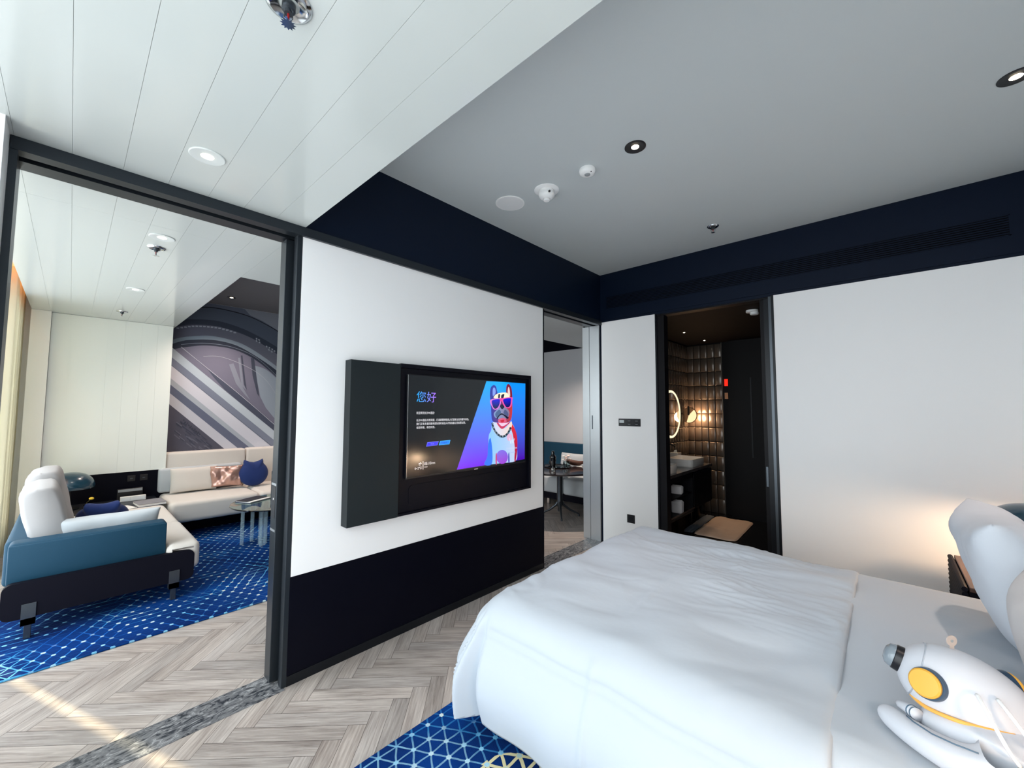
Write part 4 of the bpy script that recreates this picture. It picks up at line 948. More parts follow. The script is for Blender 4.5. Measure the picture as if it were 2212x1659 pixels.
# marble threshold under the sliding doors
bm = B()
bx(bm, -0.175, 0.022, -1.06, 0.0, 0.0, 0.0022)
bx(bm, -0.175, 0.022, 2.25, YB, 0.0, 0.0022)
struct('trim_1', bm, M_marble)

# ------------------------------------------------------------------ ceilings
def white_ceiling():
    bm = B()
    # bedroom strip and living strip in 15 cm lacquered boards running across the rooms
    ys = [-1.175]
    y = -1.042
    while y < 0.0:
        ys.append(y)
        y += 0.1515
    ys.append(0.022)
    g = 0.0005
    for a, b in zip(ys, ys[1:]):
        bx(bm, -0.60, 3.25, a + g, b - g, ZL, ZL + 0.002)
        bx(bm, XM, -0.60 - 2 * g, a + g, b - g, ZL, ZL + 0.002)
    bx(bm, XM, 3.25, -1.172, 0.02, ZL + 0.0025, ZH + 0.1)
    # lowered soffit running back along the partition in the living room
    bx(bm, -1.30, -0.002, 0.0225, YL + 0.02, ZL, ZH + 0.1)
    return bm
struct('ceiling', white_ceiling(), M_white_ceiling)
bm = B(); bx(bm, 0.0, 3.25, 0.022, YB, ZH, ZH + 0.1)
struct('ceiling', bm, M_grey_ceiling)
bm = B(); bx(bm, XM, -1.30, 0.022, YL, ZV, ZV + 0.1)
struct('ceiling', bm, M_grey_ceiling_dark)
bm = B(); bx(bm, -0.23, 3.25, YB + 0.11, 5.75, 2.50, 2.6)
struct('ceiling', bm, M_bath_ceiling)
# curtain recess along the windows, deeper than the ceiling
bm = B(); bx(bm, XM, 3.25, YW - 0.02, -1.172, 2.80, 2.9)
struct('ceiling', bm, M_white_ceiling)

# ------------------------------------------------------------------ partition with the television
wl = B()
bx(wl, -0.16, -0.004, 0.03, 2.235, 0.0, 2.49, mi=1)
bx(wl, -0.02, 0.0, 0.017, 2.247, 0.575, 2.522, bev=0.001, seg=1, mi=0)
wall_left = struct('wall_left', wl, [M_white_wall, M_black])
bm = B()
bx(bm, -0.02, 0.001, 0.012, 2.250, 0.055, 0.573, bev=0.0015, seg=1)
struct('wainscot_panel', bm, M_black_panel, wall_left)
bm = B()
bx(bm, -0.02, 0.003, 0.012, 2.250, 0.0, 0.053, bev=0.001, seg=1)
struct('baseboard', bm, M_frame_dark, wall_left)
# near end of the partition: frame profile, pocket door edge with its lock
bm = B()
bx(bm, -0.045, 0.0, -0.012, 0.016, 0.0, ZL - 0.045, bev=0.002, seg=1)
bx(bm, -0.060, -0.046, 0.004, 0.02, 0.0, ZL - 0.045, mi=1)
bx(bm, -0.178, -0.060, 0.012, 0.03, 0.0, ZL - 0.045, mi=1)
bx(bm, -0.070, -0.0605, -0.006, 0.02, 0.0, ZL - 0.045)
struct('edge_profile', bm, [M_frame, M_black], wall_left)
bm = B(); bx(bm, -0.19, -0.176, -0.012, 0.012, 0.0, ZL - 0.045)
struct('edge_trim', bm, M_white_edge, wall_left)
bm = B(); bx(bm, -0.012, 0.002, 2.249, 2.262, 0.0, ZL); bx(bm, -0.16, -0.012, 2.237, 2.262, 0.0, 2.49)
struct('edge_strip', bm, M_black_panel, wall_left)

door1 = B()
bx(door1, -0.165, -0.080, -0.045, 0.011, 0.012, ZL - 0.06, bev=0.002, seg=1)
d1 = struct('door_1', door1, M_frame)
bm = B()
bx(bm, -0.160, -0.085, -0.047, -0.0452, 1.065, 1.078)
bx(bm, -0.160, -0.085, -0.047, -0.0452, 0.812, 0.825)
bx(bm, -0.148, -0.097, -0.0462, -0.0453, 0.885, 1.06, mi=1)
bx(bm, -0.126, -0.120, -0.0475, -0.046, 0.985, 0.995, mi=2)
struct('lock_plate', bm, [M_steel, M_black_plastic, M_plastic_white], d1)
bm = B()
bx(bm, -0.184, -0.176, -0.043, -0.028, 0.93, 1.14, bev=0.002, seg=1)
bx(bm, -0.178, -0.164, -0.043, -0.028, 0.95, 0.97); bx(bm, -0.178, -0.164, -0.043, -0.028, 1.10, 1.12)
struct('door_handle', bm, M_frame_dark, d1)

def door_head(name, y0, y1):
    bm = B()
    bx(bm, -0.04, 0.02, y0, y1, ZL - 0.052, ZL - 0.001, mi=0)
    bx(bm, -0.085, -0.04, y0, y1, ZL - 0.020, ZL - 0.001, mi=1)
    bx(bm, -0.18, -0.085, y0, y1, ZL - 0.052, ZL - 0.001, mi=0)
    return struct(name, bm, [M_frame, M_black])
door_head('trim_2', -1.05, 2.25)
door_head('trim_3', 2.25, YB - 0.001)
# window side jamb of the left opening
bm = B()
bx(bm, -0.175, -0.095, -1.052, -1.035, 0.0, ZL - 0.052)
bx(bm, -0.030, 0.015, -1.052, -1.030, 0.0, ZL - 0.052)
bx(bm, -0.095, -0.030, -1.052, -1.045, 0.0, ZL - 0.052, mi=1)
bx(bm, -0.052, -0.044, -1.0455, -1.038, 0.0, ZL - 0.052, mi=2)
struct('trim_4', bm, [M_frame, M_black, M_white_edge])
# steel jamb at the far side of the right opening
bm = B()
bx(bm, -0.235, -0.140, YB - 0.022, YB + 0.004, 0.0, ZL - 0.052, bev=0.0015, seg=1)
bx(bm, -0.134, -0.004, YB - 0.026, YB + 0.004, 0.0, ZL - 0.052, bev=0.0015, seg=1)
bx(bm, -0.142, -0.132, YB - 0.010, YB + 0.002, 0.0, ZL - 0.052, mi=1)
j = struct('door_2', bm, [M_steel, M_black])
bm = B()
bx(bm, -0.108, -0.094, YB - 0.0285, YB - 0.0262, 1.27, 1.43)
struct('door_handle', bm, M_gunmetal, j)

# navy band above the partition, towards the bedroom
bm = B(); bx(bm, -0.10, 0.004, 0.022, YB, ZL + 0.006, ZH); bx(bm, -0.10, -0.006, 0.022, YB, ZL, ZL + 0.006)
struct('trim_5', bm, M_navy)

# ------------------------------------------------------------------ end wall of the bedroom
wb = B()
bx(wb, 0.014, 0.660, YB, YB + 0.10, 0.0, 2.520)
bx(wb, 1.742, 3.25, YB, YB + 0.10, 0.0, 2.520)
wall_back = struct('wall_back', wb, M_white_wall)
bm = B()
bx(bm, 0.004, 3.25, YB - 0.004, YB + 0.10, ZL + 0.004, ZH)
bx(bm, 0.0, 3.25, YB + 0.004, YB + 0.10, 2.515, ZL + 0.004)
bx(bm, -0.004, 0.014, YB + 0.002, YB + 0.10, 0.0, ZL)
struct('trim_6', bm, M_navy)
# bathroom door frame
bm = B()
bx(bm, 0.660, 0.678, YB - 0.003, YB + 0.12, 0.0, 2.52)
bx(bm, 0.678, 0.748, YB + 0.018, YB + 0.12, 0.0, 2.52, mi=1)
bx(bm, 1.722, 1.742, YB - 0.003, YB + 0.12, 0.0, 2.52)
bx(bm, 1.700, 1.722, YB + 0.004, YB + 0.12, 0.0, 2.52, mi=2)
bx(bm, 1.660, 1.700, YB + 0.014, YB + 0.12, 0.0, 2.52)
bx(bm, 0.678, 1.722, YB + 0.010, YB + 0.12, 2.50, 2.52, mi=1)
struct('trim_7', bm, [M_frame_dark, M_bath_dark, M_gunmetal])
bm = B(); bx(bm, 1.628, 1.662, YB + 0.03, YB + 0.07, 0.01, 2.50)
bx(bm, 1.5, 1.628, YB + 0.03, YB + 0.034, 0.01, 0.011)
d3 = struct('door_3', bm, M_bath_dark)
bm = B(); bx(bm, 1.634, 1.656, YB + 0.026, YB + 0.0302, 0.82, 1.0, bev=0.003, seg=1)
struct('door_handle', bm, M_gunmetal, d3)
# linear air grille in the navy band
av = thing('air_grille', 'long black slotted air grille in the navy band above the white end wall', 'air vent', (1.6, YB - 0.004, 2.74))
bm = B()
zc, hh2 = 0.0, 0.072
bx(bm, -1.520, 1.500, -0.004, 0.0, hh2 - 0.006, hh2)
bx(bm, -1.520, 1.500, -0.004, 0.0, -hh2, -hh2 + 0.006)
bx(bm, -1.520, -1.512, -0.004, 0.0, -hh2, hh2)
bx(bm, 1.492, 1.500, -0.004, 0.0, -hh2, hh2)
obj('frame', bm, M_navy, av)
bm = B(); bx(bm, -1.512, 1.492, -0.0012, 0.0, -hh2 + 0.006, hh2 - 0.006)
obj('backing', bm, M_black, av)
for i in range(8):
    bm = B()
    z = -hh2 + 0.016 + i * 0.0160
    bx(bm, -1.511, 1.491, -0.0055, -0.0013, z - 0.004, z + 0.004)
    obj('slat', bm, M_navy, av)

# ------------------------------------------------------------------ other walls
bm = B(); bx(bm, 3.25, 3.35, YW, YB + 0.1, 0.0, ZH); struct('wall_right', bm, M_white_wall)
# window wall with one wide opening to each room
bm = B()
bx(bm, XM - 0.1, -4.2, YW - 0.08, YW, 0.0, 2.9)
bx(bm, -0.15, 0.24, YW - 0.08, YW, 0.0, 2.9)
bx(bm, 3.2, 3.35, YW - 0.08, YW, 0.0, 2.9)
bx(bm, -4.2, -0.15, YW - 0.08, YW, 2.66, 2.9)
bx(bm, 0.24, 3.2, YW - 0.08, YW, 2.66, 2.9)
bx(bm, -4.2, -0.15, YW - 0.08, YW, -0.1, 0.06)
bx(bm, 0.24, 3.2, YW - 0.08, YW, -0.1, 0.06)
struct('wall_front', bm, M_white_wall)
def window(name, x0, x1, xs):
    bm = B()
    for x in xs:
        bx(bm, x - 0.025, x + 0.025, YW - 0.06, YW - 0.02, 0.06, 2.66)
    bx(bm, x0, x1, YW - 0.06, YW - 0.02, 0.06, 0.11)
    bx(bm, x0, x1, YW - 0.06, YW - 0.02, 2.61, 2.66)
    struct(name, bm, M_frame_dark)
window('window_1', 0.24, 3.2, (0.265, 1.23, 2.2, 3.175))
window('window_2', -4.2, -0.15, (-4.175, -3.0, -1.6, -0.175))
# unseen slabs added to block the low sun; their slit lets one streak through
bm = B()
bx(bm, -4.8, -4.6, -2.246, -1.55, -3.0, 9.0)
bx(bm, -4.8, -4.6, -7.0, -2.362, -3.0, 9.0)
struct('wall_left', bm, M_white_wall)
# white pier between the rooms at the window
bm = B(); bx(bm, -0.11, 0.17, YW + 0.001, -1.052, 0.0, ZL); struct('wall_front', bm, M_white_wall)
# living room: mural wall, end wall, white boarded panel, pier
bm = B(); bx(bm, XM - 0.1, XM, YW, YL, 0.0, ZH); struct('wall_left', bm, M_white_wall)
bm = B(); bx(bm, XM, -0.235, YL, YL + 0.1, 0.0, ZL); bx(bm, XM, -0.235, YL, YL + 0.1, ZL, ZH, mi=1)
struct('wall_back', bm, [mat('pale_grey_wall_paint', (196, 198, 202), rough=0.6), M_black_panel])
bm = B(); bx(bm, -0.235, -0.20, YB + 0.005, YL + 0.1, 0.0, ZL); struct('wall_right', bm, M_black_panel)
bm = B()
ys = [-1.03 + 0.147 * i for i in range(8)]
ys[-1] = 0.0
for a, b in zip(ys, ys[1:]):
    bx(bm, XM, -4.24, a + 0.0006, b - 0.0006, 0.735, ZL - 0.002)
bx(bm, XM, -4.243, -1.03, -0.001, 0.74, ZL - 0.004)
struct('wall_left', bm, M_white_board)
bm = B(); bx(bm, XM, -4.17, -1.175, -1.032, 0.0, ZL - 0.001); struct('wall_left', bm, M_white_wall)
bm = B(); bx(bm, XM, -4.245, -1.03, -0.001, 0.0, 0.732); struct('wall_left', bm, M_black_panel)
# orange cove light above the curtain
cv = B(); bx(cv, -4.2, -1.5, -1.30, -1.285, 2.775, 2.79)
tag(obj('cove_light_strip', cv, M_led), 'orange glowing light strip above the cream curtain in the ceiling recess', 'light strip')

# bathroom shell
bm = B(); bx(bm, 0.09, 0.19, YB + 0.1, 5.7, 0.0, 2.5); struct('wall_left', bm, M_bath_dark)
bm = B(); bx(bm, 0.19, 3.25, 5.62, 5.72, 0.0, 2.5); struct('wall_back', bm, M_bath_dark)
bm = B(); bx(bm, 1.9, 2.0, YB + 0.1, 5.62, 0.0, 2.5); struct('wall_right', bm, M_bath_dark)

# wavy glazed tiles, one mesh per wall
def tile_mat():
    m = mat('bronze_glazed_tile', (104, 94, 86), rough=0.24, metal=0.25, spec=0.6, coat=0.25, bump=(14, 0.12))
    return m
M_tile = tile_mat()
def tiles():
    bm = B()
    rnd = random.Random(4)
    def tile(o, ex, nrm, w, h, z):
        # nearly flat glazed tile with a narrow rounded rim, each set at a slightly different angle
        g = 0.0025
        us = (0.0, 0.05, 0.10, 0.9, 0.95, 1.0)
        vs_ = (0.0, 0.025, 0.05, 0.95, 0.975, 1.0)
        dep = (0.006, 0.013, 0.016, 0.016, 0.013, 0.006)
        ta, tb = rnd.uniform(-0.0022, 0.0022), rnd.uniform(-0.0018, 0.0018)
        vs = []
        for i, u in enumerate(us):
            row = []
            for k, v in enumerate(vs_):
                d = min(dep[i], dep[k]) + (u - 0.5) * ta * 2 + (v - 0.5) * tb * 2
                if 0 < i < 5 and 0 < k < 5:
                    d += 0.0012 * math.sin(u * PI)
                p = Vector(o) + Vector(ex) * (g + u * (w - 2 * g)) + Vector(nrm) * d
                p.z = z + g + v * (h - 2 * g)
                row.append(bm.verts.new(p))
            vs.append(row)
        for i in range(5):
            for k in range(5):
                bm.faces.new((vs[i][k], vs[i + 1][k], vs[i + 1][k + 1], vs[i][k + 1]))
    zs = [-0.007 + 0.2075 * i for i in range(13)]
    for z in zs[:12]:
        z0 = max(z, 0.0)
        for i in range(5):
            tile((0.19 + 0.1 * i, 5.62, 0), (1, 0, 0), (0, -1, 0), 0.1, 0.2075, z0)
        for i in range(21):
            tile((0.19, 5.6 - 0.1 * (i + 1), 0), (0, 1, 0), (1, 0, 0), 0.1, 0.2075, z0)
    bmesh.ops.recalc_face_normals(bm, faces=bm.faces[:])
    bx(bm, 0.690, 0.700, 5.585, 5.62, 0.0, 2.49, mi=1)
    return bm
struct('trim_8', tiles(), [M_tile, mat('bright_tile_edge', (120, 118, 116), rough=0.25, metal=0.5)], smooth=40)
# ------------------------------------------------------------------ mural (wallpaper on the living room wall)
def smooth_loop(pts, n=4):
    out = []
    k = len(pts)
    for i in range(k):
        p0, p1, p2, p3 = pts[i - 1], pts[i], pts[(i + 1) % k], pts[(i + 2) % k]
        for q in range(n):
            t = q / n
            out.append(tuple(0.5 * (2 * b + (c - a) * t + (2 * a - 5 * b + 4 * c - d) * t * t + (3 * b - a - 3 * c + d) * t ** 3) for a, b, c, d in zip(p0, p1, p2, p3)))
    return out

def paint_layers(bm, cl, art, plane_x, step, mi=0):
    for li, (pts, c1, c2, mode) in enumerate(art):
        if mode and 's' in mode:
            pts = smooth_loop(pts)
            mode = mode.replace('s', '')
        x = plane_x + step * (li + 1)
        vs = [bm.verts.new((x, p[0], p[1])) for p in pts]
        f = bm.faces.new(vs)
        ys = [p[0] for p in pts]; zs = [p[1] for p in pts]
        for lp in f.loops:
            if c2 is None:
                c = c1
            else:
                if mode == 'v':
                    t = (max(zs) - lp.vert.co.z) / max(1e-6, max(zs) - min(zs))
                else:
                    t = (lp.vert.co.y - min(ys)) / max(1e-6, max(ys) - min(ys))
                c = tuple(a + (b - a) * t for a, b in zip(c1, c2))
            lp[cl] = (*lin(c), 1)
        f.material_index = mi
        f.normal_update()
        if f.normal.x < 0:
            f.normal_flip()

def clip_box(bm, y0, y1, z0, z1):
    for co, no in (((0, y0, 0), (0, -1, 0)), ((0, y1, 0), (0, 1, 0)), ((0, 0, z0), (0, 0, -1)), ((0, 0, z1), (0, 0, 1))):
        bmesh.ops.bisect_plane(bm, geom=bm.verts[:] + bm.edges[:] + bm.faces[:], plane_co=co, plane_no=no, clear_outer=True)

bm = B()
cl = bm.loops.layers.float_color.new('Col')
paint_layers(bm, cl, [([(0.0, 0.2), (2.6, 0.2), (2.6, 2.96), (0.0, 2.96)], (88, 95, 112), None, None)] + MURAL_ART, XM, 0.0001)
bmesh.ops.triangulate(bm, faces=bm.faces[:])
clip_box(bm, 0.0, 2.6, 0.2, ZV - 0.001)
tag(obj('mural', bm, attr_mat('printed_mural', rough=0.55)), 'grey wall mural of arches and broad diagonal bands behind the corner sofa', 'mural')

# ------------------------------------------------------------------ television panel
tvx = 0.075
mc = thing('media_panel', 'black box panel on the white wall framing the television', 'wall panel', (0.0, 1.13, 0.795))
Y = lambda y: y - 1.13
Z = lambda z: z - 0.795
bm = B()
bx(bm, 0.0006, tvx, Y(0.287), Y(0.629), Z(0.795), Z(1.797), bev=0.0012, seg=1)
bx(bm, 0.0006, 0.052, Y(0.633), Y(1.978), Z(0.797), Z(1.800), mi=1)
bx(bm, 0.0006, tvx, Y(0.633), Y(1.978), Z(1.774), Z(1.802), bev=0.001, seg=1, mi=1)
bx(bm, 0.0006, tvx, Y(1.952), Y(1.978), Z(0.797), Z(1.774), bev=0.001, seg=1, mi=1)
bx(bm, 0.0006, tvx, Y(0.633), Y(1.952), Z(0.797), Z(0.812), bev=0.001, seg=1, mi=1)
obj('body', bm, [M_cabinet, M_cabinet_black], mc)
bm = B()
fs = prism(bm, rrect(Y(0.72), Y(1.90), Z(0.845), Z(0.985), 0.035), 'x', 0.0521, 0.055)
obj('lower_panel', bm, M_cabinet_black, mc)
tv = thing('television', 'wall television showing a dog in pink sunglasses and a greeting', 'television', (0.052, 1.29, 1.385))
Y2 = lambda y: y - 1.29
Z2 = lambda z: z - 1.385
bm = B()
bx(bm, 0.0002, 0.022, Y2(0.686), Y2(1.905), Z2(1.030), Z2(1.735), bev=0.002, seg=1)
obj('bezel', bm, M_black_plastic, tv)
bm = B()
bx(bm, 0.022, 0.0225, Y2(0.688), Y2(0.6905), Z2(1.04), Z2(1.73))
obj('edge_strip', bm, M_chrome, tv)
bm = B()
bx(bm, 0.0221, 0.0245, Y2(1.292), Y2(1.330), Z2(1.032), Z2(1.0375), mi=0)
obj('badge', bm, M_chrome, tv)
# the picture on the screen
def text_mesh(body):
    cu = bpy.data.curves.new('t', 'FONT')
    cu.body = body
    cu.resolution_u = 2
    o = bpy.data.objects.new('t', cu)
    COL.objects.link(o)
    dg = bpy.context.evaluated_depsgraph_get()
    dg.update()
    me = bpy.data.meshes.new_from_object(o.evaluated_get(dg))
    V = [tuple(v.co) for v in me.vertices]
    F = [tuple(p.vertices) for p in me.polygons]
    bpy.data.objects.remove(o)
    bpy.data.curves.remove(cu)
    bpy.data.meshes.remove(me)
    if not V:
        return [], []
    x0 = min(v[0] for v in V); x1 = max(v[0] for v in V)
    y0 = min(v[1] for v in V); y1 = max(v[1] for v in V)
    V = [((v[0] - x0) / (x1 - x0), (v[1] - y0) / (y1 - y0)) for v in V]
    return V, F
bm = B()
cl = bm.loops.layers.float_color.new('Col')
off = lambda art: [([(Y2(p[0]), Z2(p[1])) for p in pts], c1, c2, m) for pts, c1, c2, m in art]
bg = [([(0.692, 1.043), (1.898, 1.043), (1.898, 1.728), (0.692, 1.728)], (6, 11, 15), None, None)]
paint_layers(bm, cl, off(bg + TV_ART), 0.0221, 0.00002)
bmesh.ops.triangulate(bm, faces=bm.faces[:])
for body, y0, y1, z0, z1, c1, c2 in TV_TEXT:
    V, F = text_mesh(body)
    vs = [bm.verts.new((0.0238, Y2(y0 + v[0] * (y1 - y0)), Z2(z0 + v[1] * (z1 - z0)))) for v in V]
    for f in F:
        try:
            ff = bm.faces.new([vs[i] for i in f])
        except ValueError:
            continue
        ff.normal_update()
        if ff.normal.x < 0:
            ff.normal_flip()
        for lp in ff.loops:
            t = (lp.vert.co.y - Y2(y0)) / max(1e-6, y1 - y0)
            lp[cl] = (*lin(tuple(a + (b - a) * t for a, b in zip(c1, c2))), 1)
clip_box(bm, Y2(0.692), Y2(1.898), Z2(1.0425), Z2(1.7285))
obj('screen', bm, attr_mat('lit_screen', rough=0.12, emission=1.0, spec=0.5), tv)

# ------------------------------------------------------------------ ceiling fittings
def downlight(name, loc, r, black, label, group=None, e=M_bulb):
    t = thing(name, label, 'ceiling light', loc, 0, group)
    bm = B()
    if black:
        lathe(bm, [(r, -0.0005), (r, -0.004), (r * 0.92, -0.005), (r * 0.72, -0.0035), (r * 0.36, -0.0025)], 36)
        obj('ring', bm, M_black_plastic, t, smooth=40)
    else:
        lathe(bm, [(r, -0.0003), (r, -0.003), (r * 0.96, -0.005), (r * 0.62, -0.004), (r * 0.36, -0.002)], 36)
        obj('ring', bm, M_trim_ring, t, smooth=40)
    bm = B()
    lathe(bm, [(0, -0.0062), (r * 0.26, -0.0055), (r * 0.36, -0.0030), (r * 0.37, -0.001)], 28)
    obj('bulb', bm, e, t, smooth=True)
    return t
downlight('recessed_downlight', (1.385, 1.388, ZH), 0.062, True, 'black ringed ceiling spot near the middle of the grey ceiling, beside the white motion sensor')
downlight('recessed_downlight', (2.955, 2.116, ZH), 0.062, True, 'black ringed ceiling spot at the right edge of the grey ceiling')
downlight('recessed_downlight', (-3.88, 0.53, ZV), 0.05, True, 'small black ringed spot in the dark living room ceiling above the mural')
downlight('recessed_downlight', (0.411, -0.512, ZL), 0.062, False, 'white ringed ceiling light in the white boards before the door head', e=M_bulb_cool)
downlight('recessed_downlight', (-0.782, -0.516, ZL), 0.062, False, 'white ringed ceiling light just beyond the door head, beside the nearer living room sprinkler', e=M_bulb_cool)
downlight('recessed_downlight', (-2.384, -0.507, ZL), 0.062, False, 'white ringed ceiling light farthest into the living room', e=M_bulb_cool)

def sprinkler(loc, label, rot=0.0, s=1.0):
    t = thing('fire_sprinkler', label, 'sprinkler', loc, rot)
    bm = B(); lathe(bm, [(0.048 * s, 0), (0.047 * s, -0.004), (0.038 * s, -0.010), (0.030 * s, -0.006), (0.022 * s, -0.004)], 36)
    obj('escutcheon', bm, M_chrome, t, smooth=50)
    bm = B(); lathe(bm, [(0.016, -0.002), (0.016, -0.018), (0.010, -0.020), (0.010, -0.028), (0, -0.028)], 20)
    for sx in (-1, 1):
        tube(bm, [(0.011 * sx, 0, -0.02), (0.017 * sx, 0, -0.032), (0.014 * sx, 0, -0.045), (0.004 * sx, 0, -0.053)], 0.0022, 8)
    obj('body', bm, M_gunmetal, t, smooth=50)
    bm = B(); tube(bm, [(0, 0, -0.028), (0, 0, -0.050)], 0.0028, 10)
    obj('glass_bulb', bm, mat('red_liquid', (150, 30, 30), rough=0.1), t)
    bm = B()
    n = 24
    top = []
    pts = []
    for i in range(n):
        a = 2 * PI * i / n
        rr = 0.019 if i % 2 else 0.0125
        pts.append((rr * math.cos(a), rr * math.sin(a)))
    prism(bm, pts, 'z', -0.0555, -0.0540)
    obj('deflector', bm, M_chrome, t)
    return t
sprinkler((1.345, -0.515, ZL), 'chrome fire sprinkler in the white boards at the top edge', 0.4, 1.15)
sprinkler((-1.016, -0.517, ZL), 'chrome fire sprinkler nearer of the two in the living room ceiling')
sprinkler((-3.62, -0.515, ZL), 'chrome fire sprinkler farther in, above the white boarded wall')
sprinkler((1.40, 2.842, ZH), 'small chrome fire sprinkler in the grey bedroom ceiling')

t = thing('ceiling_speaker', 'flat white round speaker grille in the grey ceiling', 'speaker', (0.366, 1.375, ZH))
bm = B(); lathe(bm, [(0.112, 0), (0.112, -0.003), (0.108, -0.005), (0.1, -0.0045)], 48); obj('rim', bm, M_plastic_white, t, smooth=50)
bm = B(); lathe(bm, [(0.1, -0.0045), (0.06, -0.0052), (0, -0.0055)], 48); obj('grille', bm, mat('speaker_mesh', (240, 242, 242), rough=0.6, bump=(900, 0.5)), t, smooth=True)
t = thing('smoke_detector', 'white cone shaped smoke detector on a round plate in the grey ceiling', 'smoke detector', (0.69, 1.415, ZH))
bm = B(); lathe(bm, [(0.09, 0), (0.09, -0.003), (0.086, -0.006), (0.055, -0.007)], 40); obj('plate', bm, M_plastic_white, t, smooth=50)
bm = B(); lathe(bm, [(0.054, -0.006), (0.055, -0.030), (0.058, -0.034), (0.058, -0.042), (0.050, -0.055), (0.032, -0.066), (0.026, -0.067)], 36); obj('body', bm, M_plastic_white, t, smooth=35)
bm = B(); lathe(bm, [(0.024, -0.064), (0.023, -0.078), (0.018, -0.082), (0, -0.083)], 28); obj('cap', bm, M_plastic_white, t, smooth=35)
bm = B(); bx(bm, 0.045, 0.058, -0.038, -0.030, -0.046, -0.034); obj('indicator', bm, M_black_plastic, t)
t = thing('motion_sensor', 'small round white motion sensor between the smoke detector and the ceiling spot', 'sensor', (1.045, 1.395, ZH))
bm = B(); lathe(bm, [(0.052, 0), (0.054, -0.012), (0.050, -0.026), (0.036, -0.034), (0, -0.036)], 36); obj('body', bm, M_plastic_white, t, smooth=60)
bm = B(); ellipsoid(bm, (0.0, 0, -0.033), (0.020, 0.020, 0.010), seg=20, rings=10); obj('lens', bm, M_plastic_grey, t, smooth=True)
bm = B(); ellipsoid(bm, (0.036, -0.012, -0.033), (0.004, 0.004, 0.003), seg=10, rings=6); obj('indicator', bm, M_black_plastic, t)
# bathroom ceiling
t = thing('smoke_detector', 'white smoke detector on the dark bathroom ceiling', 'smoke detector', (1.49, 3.74, 2.50))
bm = B(); lathe(bm, [(0.055, 0), (0.055, -0.018), (0.05, -0.022), (0, -0.023)], 32); obj('base', bm, M_plastic_white, t, smooth=40)
bm = B(); lathe(bm, [(0.036, -0.02), (0.040, -0.034), (0.034, -0.046), (0, -0.048)], 28, c=(0.018, 0.008, 0)); obj('cap', bm, M_plastic_white, t, smooth=40)
for (x, y), lb in (((0.56, 4.48), 'tiny bathroom ceiling spot over the basins, nearer one'), ((0.56, 5.28), 'tiny bathroom ceiling spot near the tiled corner, farther one')):
    downlight('recessed_downlight', (x, y, 2.50), 0.030, True, lb, e=M_bulb)

# ------------------------------------------------------------------ switches and outlets
t = thing('switch_panel', 'black three module switch panel on the narrow white wall', 'light switch', (0.354, YB, 1.358))
bm = B(); bx(bm, -0.129, 0.129, -0.008, -0.0003, -0.041, 0.041, bev=0.002, seg=1); obj('plate', bm, M_black_plastic, t)
bm = B(); bx(bm, -0.118, -0.062, -0.0105, -0.008, -0.006, 0.026, bev=0.001, seg=1); obj('display', bm, mat('pale_display', (196, 204, 206), rough=0.3), t)
for cx in (0.0, 0.086):
    for cz in (-0.018, 0.018):
        bm = B(); bx(bm, cx - 0.024, cx + 0.024, -0.0105, -0.008, cz - 0.012, cz + 0.012, bev=0.001, seg=1)
        bx(bm, cx - 0.014, cx + 0.014, -0.011, -0.0105, cz - 0.003, cz + 0.001, mi=1)
        obj('button', bm, [M_black_plastic, M_plastic_grey], t)
t = thing('wall_outlet', 'black power outlet low on the narrow white wall below the switches', 'outlet', (0.357, YB, 0.315))
bm = B(); bx(bm, -0.044, 0.044, -0.008, -0.0003, -0.044, 0.044, bev=0.002, seg=1); obj('plate', bm, M_black_plastic, t)
bm = B()
bx(bm, -0.026, 0.026, -0.0088, -0.008, -0.020, 0.022, bev=0.0002, seg=1)
obj('socket', bm, M_frame_dark, t)
for (y, lb) in ((-0.20, 'small black outlet in the dark recess nearer the corner sofa'), (-0.31, 'small black outlet in the dark recess nearer the lamp')):
    t = thing('wall_outlet', lb, 'outlet', (-4.245, y, 0.655))
    bm = B(); bx(bm, 0.0003, 0.006, -0.035, 0.035, -0.035, 0.035, bev=0.002, seg=1); obj('plate', bm, M_black_plastic, t)
    bm = B(); bx(bm, 0.006, 0.0065, -0.012, 0.012, -0.008, 0.004); obj('socket', bm, M_gunmetal, t)
# ------------------------------------------------------------------ rugs
bm = B(); bx(bm, 0.75, 2.62, -0.62, 0.98, 0.0004, 0.011, bev=0.003, seg=1)
tag(obj('area_rug', bm, rug_mat('blue_lattice_rug_bedroom', (1.30, 0.40), 0.17, 0.5)), 'blue lattice patterned rug under the near side of the bed', 'rug')
bm = B(); bx(bm, -4.22, -1.165, -1.13, 3.2, 0.0004, 0.012, bev=0.003, seg=1)
tag(obj('area_rug', bm, rug_mat('blue_lattice_rug_living', (-2.6, 1.55), 0.5)), 'blue lattice patterned rug under the sofas in the living room', 'rug')

